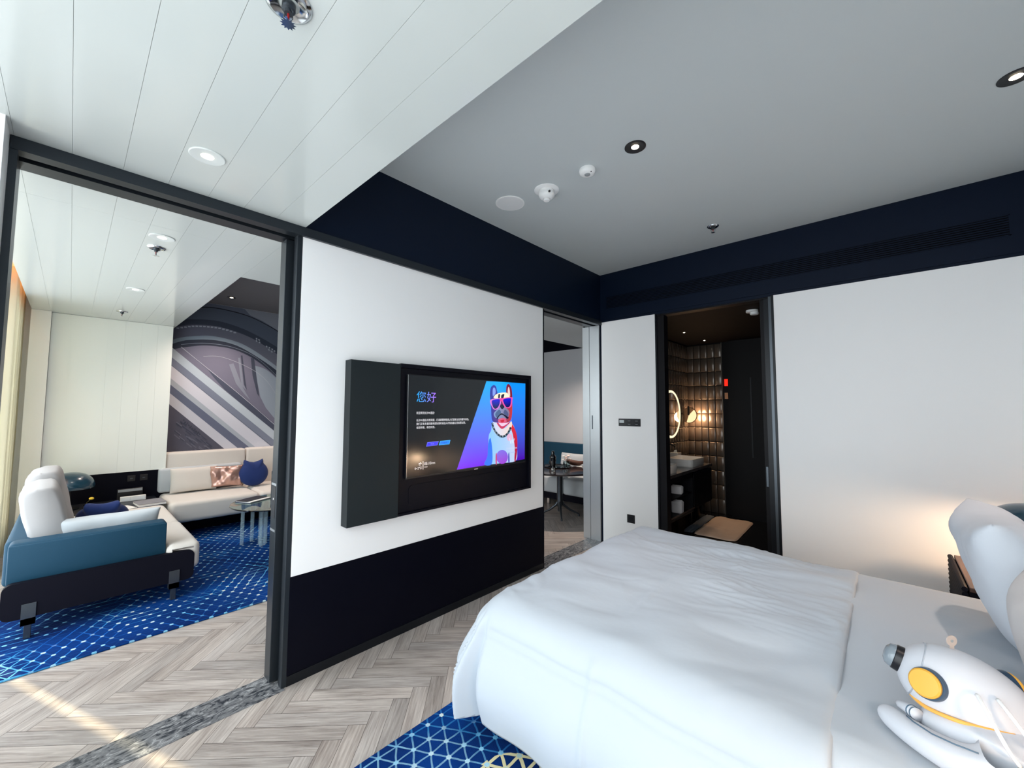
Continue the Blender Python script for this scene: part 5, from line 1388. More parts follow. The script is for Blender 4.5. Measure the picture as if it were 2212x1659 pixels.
# ------------------------------------------------------------------ bed
BX0, BX1, BY0, BY1, BZ = 0.93, 2.93, 0.50, 2.27, 0.598
bed = thing('bed', 'wide bed with white sheets, its head at the right edge', 'bed', (1.95, 1.385, 0.0))
bm = B(); bx(bm, -0.93, 0.92, -0.80, 0.80, 0.06, 0.30, bev=0.02)
obj('bed_base', bm, M_sofa_base, bed)
for sx in (-0.85, 0.85):
    for sy in (-0.7, 0.7):
        bm = B()
        lathe(bm, [(0, 0.0122 if (sx < 0 and sy < 0) else 0.0002), (0.03, 0.0122 if (sx < 0 and sy < 0) else 0.0002), (0.03, 0.07), (0, 0.07)], 16, c=(sx, sy, 0))
        obj('foot', bm, M_black_plastic, bed)
def mattress():
    bm = B()
    n, m = 60, 70
    x0, x1, y0, y1 = BX0 + 0.05 - 1.95, BX1 - 1.95, BY0 + 0.03 - 1.385, BY1 - 0.03 - 1.385
    bx(bm, x0, x1, y0 + 0.05, y1 - 0.05, 0.28, BZ - 0.035, bev=0.08, seg=5)
    return bm
obj('mattress', mattress(), M_sheet, bed, smooth=60)
bm = B(); bx(bm, 1.01, 1.09, -0.98, 0.98, 0.05, 1.02, bev=0.03, seg=4)
obj('headboard', bm, M_sofa_base, bed, smooth=60)

def drape(x_end, z_top, r, drop, res, x0, y0, y1, fold=True, seed=0.0):
    """sheet lying on the bed and hanging down at the foot and both sides"""
    x_cr = lambda x: x - 1.60
    bm = B()
    fx0 = x0 + r; fy0 = y0 + r; fy1 = y1 - r
    q = r * PI / 2
    D = q + drop
    nx = int((x_end - fx0 + D) / res) + 1
    ny = int((fy1 - fy0 + 2 * D) / res) + 1
    V = []
    for i in range(nx + 1):
        row = []
        px = fx0 - D + (x_end - fx0 + D) * i / nx
        for j in range(ny + 1):
            py = fy0 - D + (fy1 - fy0 + 2 * D) * j / ny
            u = max(0.0, fx0 - px)
            if py < fy0:
                v, sy = fy0 - py, -1
            elif py > fy1:
                v, sy = py - fy1, 1
            else:
                v, sy = 0.0, 0
            d = math.hypot(u, v)
            cl = d >= D
            cx = max(px, fx0); cy = min(max(py, fy0), fy1)
            if d > 0:
                ux, uy = -u / d, sy * v / d
            else:
                ux = uy = 0
            dd = min(d, D)
            corner = (2 * u * v / (d * d)) if d > 0 else 0
            if dd < q:
                a = dd / r
                out = r * math.sin(a); z = z_top - r * (1 - math.cos(a))
            else:
                h = dd - q
                out = r + 0.10 * h + 0.05 * math.sin(h / drop * PI) * (1 - corner * 0.5)
                z = z_top - r - h
            t = max(0.0, (dd - q * 0.55) / (D - q * 0.55))
            s = cy * 1.0 + math.atan2(uy, -ux) * 0.55 if u > 0 else cx
            f = 0.0
            if fold and t > 0:
                f = 0.012 * t * math.sin(s * 17 + 1.3 + 2 * noise.noise(Vector((s * 2, 3, seed)))) + 0.02 * t * noise.noise(Vector((s * 5.0, dd * 1.2, seed + 4)))
                ang = math.atan2(abs(uy), abs(ux)) if d > 0 else 0
                cc = math.exp(-((ang - PI / 4) / 0.5) ** 2) if (u > 0 and v > 0) else 0
                f += cc * 0.02 * t
                if u > 0 and v > 0:
                    for a0, wd, am in ((0.45, 0.08, 0.060), (0.68, 0.06, -0.050), (0.88, 0.05, 0.070), (1.00, 0.030, -0.070), (1.16, 0.07, 0.065), (1.36, 0.06, -0.030)):
                        f += am * min(1.0, t * 1.6) * math.exp(-((ang - a0) / wd) ** 2)
                f -= 0.008 * math.exp(-((dd - 0.20) / 0.011) ** 2) * (1 if v > 0 and u == 0 else 0)
                f += 0.009 * math.exp(-((x_cr(cx)) / 0.010) ** 2) * (1 if v > 0 and u == 0 else 0)
            x = cx + ux * (out + f)
            y = cy + uy * (out + f)
            zz = z
            # soft undulation and creases of the top
            w = 1.0 - min(1.0, dd / D)
            zz += 0.018 * w * (1 - ((cy - (y0 + y1) / 2) / ((y1 - y0) / 2)) ** 2)
            zz += 0.020 * w * noise.noise(Vector((x * 2.6, y * 3.4, seed)))
            rg = noise.noise(Vector((x * 1.6 + 0.5 * y, y * 13 - x * 2.5, seed + 9)))
            far = max(0.0, min(1.0, (y - 1.25) / 0.6)) * max(0.0, min(1.0, (x - 1.1) / 0.5))
            zz += 0.0085 * far * rg * w + 0.010 * w * noise.noise(Vector((x * 3.2 + y, y * 7.5 - x * 1.5, 44)))
            pl = noise.noise(Vector((x * 1.9 + 2.0 * y * (x - 1.9), y * 19 + 4.0 * (x - 1.5) * (y - 1.2), seed + 57)))
            zz += 0.0070 * math.exp(-(pl / 0.13) ** 2) * w * max(0.0, min(1.0, (x - 1.2) / 0.6)) * max(0.0, min(1.0, (y - 0.95) / 0.5)) * max(0.0, min(1.0, 0.6 + 2 * noise.noise(Vector((x * 2, y * 2, 77)))))
            pl2 = noise.noise(Vector((x * 2.4 - y * 2.0, y * 5.5 + x * 3.2, seed + 91)))
            zz += 0.0100 * math.exp(-(pl2 / 0.10) ** 2) * w * max(0.0, min(1.0, 2.5 * noise.noise(Vector((x * 1.8 + 4, y * 1.8, 13)))))
            rg2 = abs(noise.noise(Vector((x * 3.0 - y * 1.6, y * 3.4 + x, seed + 21))))
            zz -= 0.0022 * math.exp(-(rg2 / 0.09) ** 2) * w * max(0.0, min(1.0, 0.5 + 2.5 * noise.noise(Vector((x * 1.7, y * 1.7, 31)))))
            cre = math.exp(-((x - 1.60 - 0.02 * math.sin(y * 4)) / 0.009) ** 2) * max(0, min(1, (y - 0.75) * 3)) * max(0, min(1, (2.0 - y) * 3))
            zz += 0.005 * cre
            if x > x_end - 0.03:
                zz -= 0.012 * ((x - x_end + 0.03) / 0.03) ** 2
            row.append((bm.verts.new((x, y, zz)), cl))
        V.append(row)
    for i in range(nx):
        for j in range(ny):
            q4 = (V[i][j], V[i + 1][j], V[i + 1][j + 1], V[i][j + 1])
            if all(c for _, c in q4):
                continue
            bm.faces.new([v for v, _ in q4])
    loose = [v for v in bm.verts if not v.link_faces]
    bmesh.ops.delete(bm, geom=loose, context='VERTS')
    for f in bm.faces:
        f.smooth = True
    return bm
o = obj('duvet', drape(2.295, BZ + 0.010, 0.15, 0.345, 0.0115, BX0 - 0.012, BY0 - 0.012, BY1 + 0.012), M_sheet, smooth=True)
tag(o, 'white duvet spread over the bed and hanging down at its foot', 'duvet')
md = o.modifiers.new('thick', 'SOLIDIFY'); md.thickness = 0.010; md.offset = -1

# fitted sheet over the mattress at the head side: drape hanging along both sides
bm = B()
nx, ny = 52, 150
r = 0.14; drop = 0.30; q = r * PI / 2; D = q + drop
fy0, fy1 = BY0 + r, BY1 - r
V = []
for i in range(nx + 1):
    x = 2.24 + (2.935 - 2.24) * i / nx
    row = []
    for jj in range(ny + 1):
        py = fy0 - D + (fy1 - fy0 + 2 * D) * jj / ny
        v, sy = (fy0 - py, -1) if py < fy0 else ((py - fy1, 1) if py > fy1 else (0, 0))
        cy = min(max(py, fy0), fy1)
        if v < q:
            a = v / r; out = r * math.sin(a); z = BZ - 0.004 - r * (1 - math.cos(a))
        else:
            out = r + 0.01 * math.sin(x * 20) * (v - q); z = BZ - 0.004 - r - (v - q)
        z += 0.018 * (1 - ((cy - 1.385) / 0.885) ** 2) * (1 if v == 0 else max(0.0, 1 - v / q))
        z += 0.006 * noise.noise(Vector((x * 3, cy * 2.5, 5))) * (1 if v == 0 else 0.3)
        z += 0.007 * abs(noise.noise(Vector((x * 7 - cy * 3, cy * 3 + x * 2, 15)))) * (1 if v == 0 else 0.3)
        row.append(bm.verts.new((x - 1.95, cy + sy * out - 1.385, z)))
    V.append(row)
for i in range(nx):
    for jj in range(ny):
        bm.faces.new((V[i][jj], V[i + 1][jj], V[i + 1][jj + 1], V[i][jj + 1]))
obj('fitted_sheet', bm, M_sheet, bed, smooth=True)

def cushion(name, w, h, t, loc, rot, m, label, cat='cushion', parent=None, **kw):
    bm = cushion_bm(w, h, t, **kw)
    o = obj(name, bm, m, None, smooth=True, loc=loc, rot=rot)
    return tag(o, label, cat)
# local X of the cushion -> along the headboard (world Y), local Y -> up; leaning back on the headboard
def lean(tilt, yaw=0.0):
    # cushion plane: local X -> world Y, local Y -> up, local Z -> -X (towards the foot)
    m = Matrix(((0, math.sin(tilt), -math.cos(tilt)), (1, 0, 0), (0, math.cos(tilt), math.sin(tilt))))
    m = Matrix.Rotation(yaw, 3, 'Z') @ m
    return m.to_euler()
cushion('pillow', 0.60, 0.54, 0.24, (2.790, 1.70, 0.842), lean(0.34, 0.0), M_pillow, 'plump white pillow standing upright against the headboard', 'pillow', seed=3, wr=0.011, k=5, pinch=0.07, pw=0.5)
cushion('pillow', 0.60, 0.42, 0.18, (2.800, 0.98, 0.785), lean(0.24, 0.0), M_greypillow, 'light grey pillow at the right edge behind the toy', 'pillow', seed=8, wr=0.005, k=4, pinch=0.05, pw=0.5)

# ------------------------------------------------------------------ table lamps with dome shades
def dome_lamp(loc, label, s=1.0, power=6.0, group=None):
    t = thing('table_lamp', label, 'lamp', loc, 0, group)
    R, H, z0 = 0.205 * s, 0.165 * s, 0.235 * s
    out = []
    for i in range(15):
        a = PI / 2 * i / 14
        out.append((R * math.cos(a) ** 0.9 if i < 14 else 0, z0 + 0.02 * s + (H) * math.sin(a)))
    inn = [(max(0, r - 0.006), z - 0.006) for r, z in out]
    bm = B()
    prof = [(R * 0.97, z0)] + out
    lathe(bm, prof, 48)
    lathe(bm, list(reversed([(R * 0.97 - 0.006, z0)] + inn)), 48, mi=1)
    lathe(bm, [(R * 0.97 - 0.006, z0), (R * 0.97, z0)], 48)
    obj('lamp_shade', bm, [M_lamp_shade, M_lamp_inside], t, smooth=60)
    bm = B()
    lathe(bm, [(0, z0 + H), (0.010, z0 + H), (0.010, 0.02), (0.0, 0.02)], 16)
    obj('stem', bm, M_frame_dark, t, smooth=50)
    bm = B()
    lathe(bm, [(0, 0.0), (0.085 * s, 0.0), (0.088 * s, 0.006), (0.084 * s, 0.016), (0.02, 0.022), (0, 0.022)], 36)
    obj('base', bm, M_frame_dark, t, smooth=40)
    bm = B(); lathe(bm, [(0.011, z0 + 0.035), (0.022, z0 + 0.045), (0.03, z0 + 0.065), (0.022, z0 + 0.088), (0.011, z0 + 0.1)], 20)
    obj('bulb', bm, M_bulb, t, smooth=True)
    if power > 0:
        ld = bpy.data.lights.new('warm_glow', 'POINT')
        ld.energy = power
        ld.color = (1.0, 0.68, 0.42)
        ld.shadow_soft_size = 0.06
        lo = bpy.data.objects.new('lamp_light', ld)
        COL.objects.link(lo)
        lo.parent = t
        lo.location = (0.05, 0, z0 - 0.02)
    return t
dome_lamp((3.03, 2.84, 0.558), 'dark teal dome lamp behind the standing pillow', 1.0, 15.0)
dome_lamp((3.03, -0.02, 0.558), 'dark teal dome lamp on the nightstand near the window', 1.0, 18.0)
dome_lamp((-3.95, -0.81, 0.42), 'teal dome lamp in the far corner of the living room', 0.93, 0.0)

def nightstand(y0, y1, label):
    t = thing('nightstand', label, 'nightstand', (2.975, (y0 + y1) / 2, 0.0))
    h = (y1 - y0) / 2
    bm = B(); bx(bm, -0.245, 0.27, -h, h, 0.533, 0.558, bev=0.003, seg=1); obj('top', bm, M_walnut, t)
    bm = B(); bx(bm, -0.245, 0.27, -h + 0.01, h - 0.01, 0.08, 0.533)
    n = 17
    for i in range(n):
        z = 0.10 + 0.445 * i / (n - 1)
        lathe(bm, [(0, -h), (0.0135, -h), (0.0135, h), (0, h)], 8, c=(-0.262, 0, z), M=Matrix.Rotation(-PI / 2, 3, 'X'))
    obj('ribbed_body', bm, M_sofa_base, t)
    for sx in (-0.2, 0.22):
        for sy in (-h + 0.05, h - 0.05):
            bm = B(); bx(bm, sx - 0.015, sx + 0.015, sy - 0.015, sy + 0.015, 0.0, 0.08)
            obj('foot', bm, M_black_plastic, t)
    return t
nightstand(2.45, 3.12, 'dark ribbed nightstand at the far side of the bed')
nightstand(-0.36, 0.30, 'dark ribbed nightstand at the window side of the bed')

# ------------------------------------------------------------------ astronaut toy on the bed
def toy():
    O = Vector((2.545, 0.78, BZ + 0.004))
    t = thing('astronaut_toy', 'white toy astronaut with yellow ear discs lying on the bed', 'toy', tuple(O))
    P = lambda *p: Vector(p) - O
    a = Vector((0.955, -0.03, -0.295)).normalized()      # crown to chin
    b = Vector((0, 0, 1)); b = (b - a * a.dot(b)).normalized()
    c = a.cross(b).normalized()
    if c.y > 0:
        c = -c
    M = Matrix((b, c, a)).transposed()
    hc = P(2.560, 0.82, 0.741)
    bm = B(); ellipsoid(bm, hc, (0.100, 0.104, 0.132), M, 64, 40, pw=0.93)
    obj('helmet', bm, M_toy, t, smooth=True)
    # crown lens: dark collar and clear cap
    M2 = Matrix((b, -c, -a)).transposed()
    bm = B(); lathe(bm, [(0.036, 0.105), (0.0355, 0.126), (0.034, 0.140), (0.030, 0.143)], 36, c=hc, M=M2); obj('lens_collar', bm, M_black_plastic, t, smooth=40)
    bm = B(); lathe(bm, [(0.032, 0.1405), (0.032, 0.145), (0.028, 0.155), (0.016, 0.162), (0, 0.164)], 36, c=hc, M=M2); obj('lens_cap', bm, mat('smoky_silver_lens', (128, 138, 146), rough=0.12, coat=0.5), t, smooth=True)
    bm = B()
    k = 0.70; rr = (1 - k * k) ** (0.465)
    pts = [hc - a * 0.132 * k + b * 0.1008 * rr * math.cos(2 * PI * i / 60) + c * 0.1048 * rr * math.sin(2 * PI * i / 60) for i in range(61)]
    tube(bm, pts, 0.0016, 8); obj('seam_ring', bm, mat('silver_thread', (190, 198, 208), rough=0.3, metal=0.4), t, smooth=True)
    for e0, ax, lb in ((P(2.4905, 0.7345, 0.7745), Vector((-0.42, -0.86, 0.30)), 1), (P(2.648, 0.885, 0.765), Vector((0.84, 0.52, 0.16)), 2)):
        m3 = ax.normalized().to_track_quat('Z', 'Y').to_matrix()
        bm = B(); lathe(bm, [(0.036, -0.03), (0.0385, -0.004), (0.037, 0.007), (0, 0.008)], 40, c=e0, M=m3)
        ear = obj('ear_cup', bm, M_navy_plastic, t, smooth=40)
        bm = B(); lathe(bm, [(0.0335, 0.0075), (0.0335, 0.014), (0.030, 0.0175), (0.016, 0.019), (0, 0.0195)], 40, c=e0 - m3 @ Vector((0.0015, 0.0, 0)), M=m3)
        obj('ear_disc', bm, M_yellow, ear, smooth=35)
    # hanging tab on the back of the helmet
    R_ = Vector((0.736, 0.677, 0)); T_ = Vector((0.676, -0.735, 0)); U_ = Vector((0, 0, 1))
    p0 = P(2.546, 0.838, 0.838)
    poly = [(0.0055, 0.0), (0.0055, 0.012)] + [(0.0145 * math.cos(x), 0.026 + 0.0145 * math.sin(x)) for x in [(-1.15 + i * (2 * PI - 0.84) / 20) for i in range(21)]] + [(-0.0055, 0.012), (-0.0055, 0.0)]
    lo = [bm2 for bm2 in ()]
    bm = B()
    lo = [bm.verts.new(p0 + R_ * p[0] + U_ * p[1] + T_ * 0.001) for p in poly]
    hi = [bm.verts.new(p0 + R_ * p[0] + U_ * p[1] - T_ * 0.001) for p in poly]
    bm.faces.new(lo); bm.faces.new(list(reversed(hi)))
    for i in range(len(poly)):
        j2 = (i + 1) % len(poly)
        bm.faces.new((lo[j2], lo[i], hi[i], hi[j2]))
    bmesh.ops.recalc_face_normals(bm, faces=bm.faces[:])
    tab = obj('hang_tab', bm, mat('translucent_tab', (214, 198, 188), rough=0.4, trans=0.3), t)
    bm = B(); m5 = T_.to_track_quat('Z', 'Y').to_matrix(); lathe(bm, [(0, -0.0016), (0.004, -0.0016), (0.004, 0.0016), (0, 0.0016)], 14, c=p0 + U_ * 0.026, M=m5)
    obj('eyelet', bm, M_plastic_grey, tab)
    # body under the helmet with the near arm stretched out, one continuous skin
    me = bpy.data.meshes.new('body')
    J = [P(2.470, 0.785, 0.668), P(2.530, 0.742, 0.668), P(2.600, 0.735, 0.670), P(2.680, 0.760, 0.668), P(2.735, 0.790, 0.665),
         P(2.640, 0.665, 0.662), P(2.575, 0.642, 0.655), P(2.510, 0.668, 0.649), P(2.455, 0.708, 0.645), P(2.415, 0.752, 0.642), P(2.395, 0.785, 0.640)]
    E_ = [(0, 1), (1, 2), (2, 3), (3, 4), (2, 5), (5, 6), (6, 7), (7, 8), (8, 9), (9, 10)]
    rad = [0.036, 0.052, 0.060, 0.060, 0.050, 0.050, 0.045, 0.039, 0.034, 0.030, 0.022]
    me.from_pydata([tuple(v) for v in J], E_, [])
    me.materials.append(M_toy)
    ob = bpy.data.objects.new('body', me)
    COL.objects.link(ob); ob.parent = t
    sk = ob.modifiers.new('skin', 'SKIN'); sk.use_smooth_shade = True
    sb_ = ob.modifiers.new('sub', 'SUBSURF'); sb_.levels = 3; sb_.render_levels = 3
    for i, rd in enumerate(rad):
        me.skin_vertices[0].data[i].radius = (rd, rd)
    me.skin_vertices[0].data[2].use_root = True
    # orange collar following the lower front of the helmet
    bm = B()
    pts = []
    cp = [P(2.458, 0.776, 0.712), P(2.484, 0.742, 0.709), P(2.534, 0.716, 0.715), P(2.574, 0.716, 0.717), P(2.606, 0.722, 0.719), P(2.640, 0.735, 0.719)]
    for i in range(len(cp) - 1):
        q0 = cp[max(i - 1, 0)]; q1 = cp[i]; q2 = cp[i + 1]; q3 = cp[min(i + 2, len(cp) - 1)]
        for s in (0, .2, .4, .6, .8):
            pts.append(0.5 * ((2 * q1) + (q2 - q0) * s + (2 * q0 - 5 * q1 + 4 * q2 - q3) * s * s + (3 * q1 - q0 - 3 * q2 + q3) * s ** 3))
    tube(bm, pts, 0.0048, 10); obj('collar', bm, M_orange, t, smooth=True)
    # seam along the arm
    bm = B()
    pts = [P(2.446, 0.722, 0.678), P(2.458, 0.690, 0.686), P(2.490, 0.655, 0.692), P(2.526, 0.634, 0.699), P(2.565, 0.628, 0.702)]
    sm = []
    for p, q in zip(pts, pts[1:]):
        for s in (0, 0.33, 0.66):
            sm.append(p.lerp(q, s))
    tube(bm, sm + [pts[-1]], 0.0018, 8); obj('arm_seam', bm, M_toy_line, t, smooth=True)
    bm = B()
    pts = [P(2.40 + 0.05 * i, 0.735 - 0.038 * i + 0.004 * i * i, 0.618) for i in range(6)]
    # thumb with a striped cuff
    bm.free(); bm = B()
    th = [P(2.430, 0.793, 0.668), P(2.437, 0.780, 0.672), P(2.452, 0.757, 0.680), P(2.468, 0.735, 0.684)]
    tube(bm, th, [0.006, 0.012, 0.0145, 0.015], 16, r2=1); o1 = obj('thumb', bm, M_toy, t, smooth=True)
    for k2 in (0.35, 0.75):
        bm = B()
        p = th[2].lerp(th[3], k2)
        d = (th[3] - th[2]).normalized()
        tube(bm, [p - d * 0.0014, p + d * 0.0014], 0.0158, 20)
        obj('cuff_stripe', bm, M_toy_line, o1, smooth=40)
    # two white cords coming over the helmet
    for ps in ((P(2.577, 0.725, 0.79), P(2.583, 0.690, 0.785), P(2.595, 0.650, 0.765), P(2.612, 0.630, 0.73), P(2.628, 0.640, 0.70)),
               (P(2.612, 0.735, 0.79), P(2.622, 0.700, 0.785), P(2.640, 0.665, 0.765), P(2.66, 0.650, 0.735), P(2.68, 0.670, 0.70))):
        bm = B()
        sm = []
        for i in range(len(ps) - 1):
            q0 = ps[max(i - 1, 0)]; q1 = ps[i]; q2 = ps[i + 1]; q3 = ps[min(i + 2, len(ps) - 1)]
            for s in (0, .25, .5, .75):
                sm.append(0.5 * ((2 * q1) + (q2 - q0) * s + (2 * q0 - 5 * q1 + 4 * q2 - q3) * s * s + (3 * q1 - q0 - 3 * q2 + q3) * s ** 3))
        tube(bm, sm + [ps[-1]], 0.0042, 10); obj('cord', bm, M_plastic_white, t, smooth=True)
    # grey letter on the arm
    V, F = text_mesh('W')
    bm = B()
    vs = [bm.verts.new(P(2.600 + 0.036 * v[0], 0.612 + 0.012 * v[0] - 0.004 * (1 - v[1]), 0.668 + 0.03 * v[1])) for v in V]
    for f in F:
        bm.faces.new([vs[i] for i in f])
    obj('letter', bm, M_toy_line, t)
    return t
toy()
# ------------------------------------------------------------------ living room: window side sofa
RZ = 0.012   # rug top
sa = thing('corner_sofa', 'cream sofa by the window with teal arm and dark base', 'sofa', (-2.65, -0.6, 0.0))
def L(x, y=None):
    return x + 2.65
def Lx(a): return a + 2.65
def Ly(a): return a + 0.6
bm = B()
fs = prism(bm, rrect(Ly(-1.085), Ly(-0.115), 0.145, 0.372, 0.045, 6), 'x', Lx(-1.735), Lx(-1.690))
obj('end_panel', bm, M_sofa_base, sa, smooth=40)
bm = B(); bx(bm, Lx(-3.56), Lx(-1.736), Ly(-1.07), Ly(-0.14), 0.16, 0.27, bev=0.01); obj('base', bm, M_sofa_base, sa)
bm = B()
prism(bm, [(Lx(p), Ly(q_)) for p, q_ in ((-2.60, -0.98), (-1.905, -0.98), (-1.905, -0.285), (-1.70, -0.285), (-1.70, -0.075), (-2.60, -0.075))], 'z', 0.215, 0.425)
bmesh.ops.bevel(bm, geom=bm.edges[:], offset=0.045, segments=5, affect='EDGES', profile=0.5)
bx(bm, Lx(-3.56), Lx(-2.605), Ly(-0.98), Ly(-0.075), 0.215, 0.425, bev=0.055, seg=6)
# keep the near end clear of the dark end panel by recessing the body behind it
for v in bm.verts:
    if v.co.x > Lx(-1.745) and v.co.y < Ly(-0.13) and v.co.z < 0.38:
        v.co.x = Lx(-1.745)
obj('seat_cushion', bm, M_cream, sa, smooth=50)
bm = B()
bx(bm, Lx(-1.90), Lx(-1.748), Ly(-1.075), Ly(-0.285), 0.335, 0.612, bev=0.028, seg=5)
bx(bm, Lx(-1.76), Lx(-1.742), Ly(-1.072), Ly(-0.288), 0.336, 0.60, bev=0.006, seg=2)
obj('arm', bm, M_teal, sa, smooth=50)
bm = B(); bx(bm, Lx(-3.56), Lx(-1.905), Ly(-1.10), Ly(-0.97), 0.30, 0.60, bev=0.03, seg=4)
obj('back', bm, M_teal, sa, smooth=50)
for y in (-0.965, -0.235):
    for x in (-1.715, -3.45):
        bm = B()
        if x > -2:
            bx(bm, Lx(-1.689), Lx(-1.683), Ly(y - 0.032), Ly(y + 0.032), 0.10, 0.235, bev=0.001, seg=1)
            bx(bm, Lx(-1.74), Lx(-1.683), Ly(y - 0.032), Ly(y + 0.032), 0.10, 0.143, bev=0.001, seg=1)
        bx(bm, Lx(x - 0.012), Lx(x + 0.020), Ly(y - 0.016), Ly(y + 0.016), RZ + 0.0002, 0.16, bev=0.002, seg=1)
        obj('leg', bm, M_gunmetal, sa)

def cush(name, w, h, t, c, xdir, up, m, label, **kw):
    X_ = Vector(xdir).normalized(); Z_ = None
    Yv = Vector(up); Yv = (Yv - X_ * Yv.dot(X_)).normalized()
    Zv = X_.cross(Yv)
    M = Matrix((X_, Yv, Zv)).transposed()
    bm = cushion_bm(w, h, t, **kw)
    o = obj(name, bm, m, None, smooth=True, loc=c, rot=M.to_euler())
    return tag(o, label, 'cushion')
cush('cushion', 0.62, 0.52, 0.20, (-2.23, -0.925, 0.675), (1, 0.02, 0), (0.02, -0.22, 1), M_cream_cushion, 'plump grey cream back cushion nearest the door on the window side sofa', pinch=0.015, pw=0.30, ex=9, seed=2, wr=0.006)
cush('cushion', 0.62, 0.56, 0.20, (-2.86, -0.92, 0.700), (1, -0.02, 0), (0.02, -0.20, 1), M_cream_cushion, 'grey cream back cushion behind the nearest one, taller', pinch=0.015, pw=0.30, ex=9, seed=5, wr=0.006)
cush('cushion', 0.56, 0.27, 0.13, (-1.985, -0.585, 0.560), (0.0, 1, 0.0), (0.20, 0, 1), M_cream_light, 'long pale grey cushion leaning inside the teal sofa arm', pinch=0.05, pw=0.4, seed=9, wr=0.005)

def cat_outline(r):
    pts = []
    for i in range(60):
        a = 2 * PI * i / 60
        rr = r * (1 + 0.02 * math.cos(2 * a))
        d1 = math.exp(-((a - PI * 0.33) / 0.13) ** 2)
        d2 = math.exp(-((a - PI * 0.67) / 0.13) ** 2)
        rr *= 1 + 0.30 * (d1 + d2)
        if abs(a - PI / 2) < 0.32:
            rr *= 0.90 + 0.1 * abs(a - PI / 2) / 0.32
        pts.append((rr * math.cos(a), rr * math.sin(a)))
    return pts
def cat_cushion(c, xdir, up, label, r=0.155, t=0.13):
    X_ = Vector(xdir).normalized()
    Yv = Vector(up); Yv = (Yv - X_ * Yv.dot(X_)).normalized()
    M = Matrix((X_, Yv, X_.cross(Yv))).transposed()
    o = obj('eared_cushion', outline_cushion_bm(cat_outline(r), t), M_navy_cloth, None, smooth=True, loc=c, rot=M.to_euler())
    return tag(o, label, 'cushion')
cat_cushion((-2.82, -0.60, 0.525), (0.1, 1, 0), (0.95, 0, 0.8), 'navy blue cushion with two ears lying behind the pale grey cushion', 0.17, 0.14)

# ------------------------------------------------------------------ corner table between the sofas
ct = thing('corner_table', 'low dark table in the corner between the two sofas', 'table', (-3.92, -0.58, 0.0))
bm = B(); bx(bm, -0.325, 0.33, -0.44, 0.49, 0.395, 0.42, bev=0.003, seg=1); obj('tabletop', bm, M_ledge, ct)
bm = B(); bx(bm, -0.30, 0.30, -0.42, 0.46, RZ + 0.0002, 0.395); obj('body', bm, M_black_panel, ct)
bk = thing('book', 'grey covered book lying at the sofa end of the corner table', 'book', (-3.70, -0.19, 0.42), 0.10)
bm = B(); bx(bm, -0.14, 0.14, -0.12, 0.12, 0.0, 0.004); bx(bm, -0.14, 0.14, -0.12, 0.12, 0.026, 0.030); bx(bm, -0.142, -0.138, -0.12, 0.12, 0.0, 0.03)
obj('cover', bm, M_bookgrey, bk)
bm = B(); bx(bm, -0.136, 0.136, -0.115, 0.115, 0.0041, 0.0259); obj('pages', bm, M_paper, bk)
bm = B(); bx(bm, -0.11, 0.11, -0.13, 0.13, 0.0, 0.004); 
o = obj('paper_sheet', bm, M_paper, None, loc=(-3.63, -0.46, 0.42), rot=(0, 0, 0.3)); tag(o, 'white paper sheet on the corner table beside the navy cushion', 'paper')
for (x, y, z, lb) in ((-4.05, -0.30, 0.42, 'white labelled packet low on the corner table behind the book'), (-4.17, -0.32, 0.42, 'grey packet standing behind the white packet by the dark wall')):
    bm = B()
    hh = 0.055 if x > -4.1 else 0.13
    bx(bm, -0.02, 0.02, -0.11, 0.11, 0.0, hh, bev=0.003, seg=1, mi=0)
    if x < -4.1:
        bx(bm, 0.0201, 0.021, -0.105, 0.105, hh - 0.035, hh - 0.005, mi=1)
    else:
        bx(bm, 0.0201, 0.021, -0.105, -0.03, 0.012, 0.045, mi=2); bx(bm, 0.0201, 0.021, -0.02, 0.10, 0.012, 0.045, mi=2)
    o = obj('packet', bm, [M_paper if x > -4.1 else M_black_plastic, M_plastic_grey, M_plastic_white], None, loc=(x, y, z)); tag(o, lb, 'packet')
fl = thing('yellow_flower', 'single yellow flower on a thin stem beside the corner lamp', 'flower', (-3.80, -0.69, 0.42))
bm = B(); lathe(bm, [(0, 0), (0.018, 0), (0.022, 0.02), (0.012, 0.045), (0.014, 0.055)], 16); obj('vase', bm, M_gloss_black, fl, smooth=40)
bm = B(); tube(bm, [(0, 0, 0.03), (0.005, 0.01, 0.08), (0.01, 0.035, 0.11)], 0.0022, 8); obj('stem', bm, mat('green_brown_stem', (88, 84, 40), rough=0.7), fl)
bm = B(); ellipsoid(bm, (0.011, 0.042, 0.118), (0.018, 0.020, 0.014), seg=16, rings=10); obj('bloom', bm, mat('yellow_petals', (244, 206, 60), rough=0.6), fl, smooth=True)

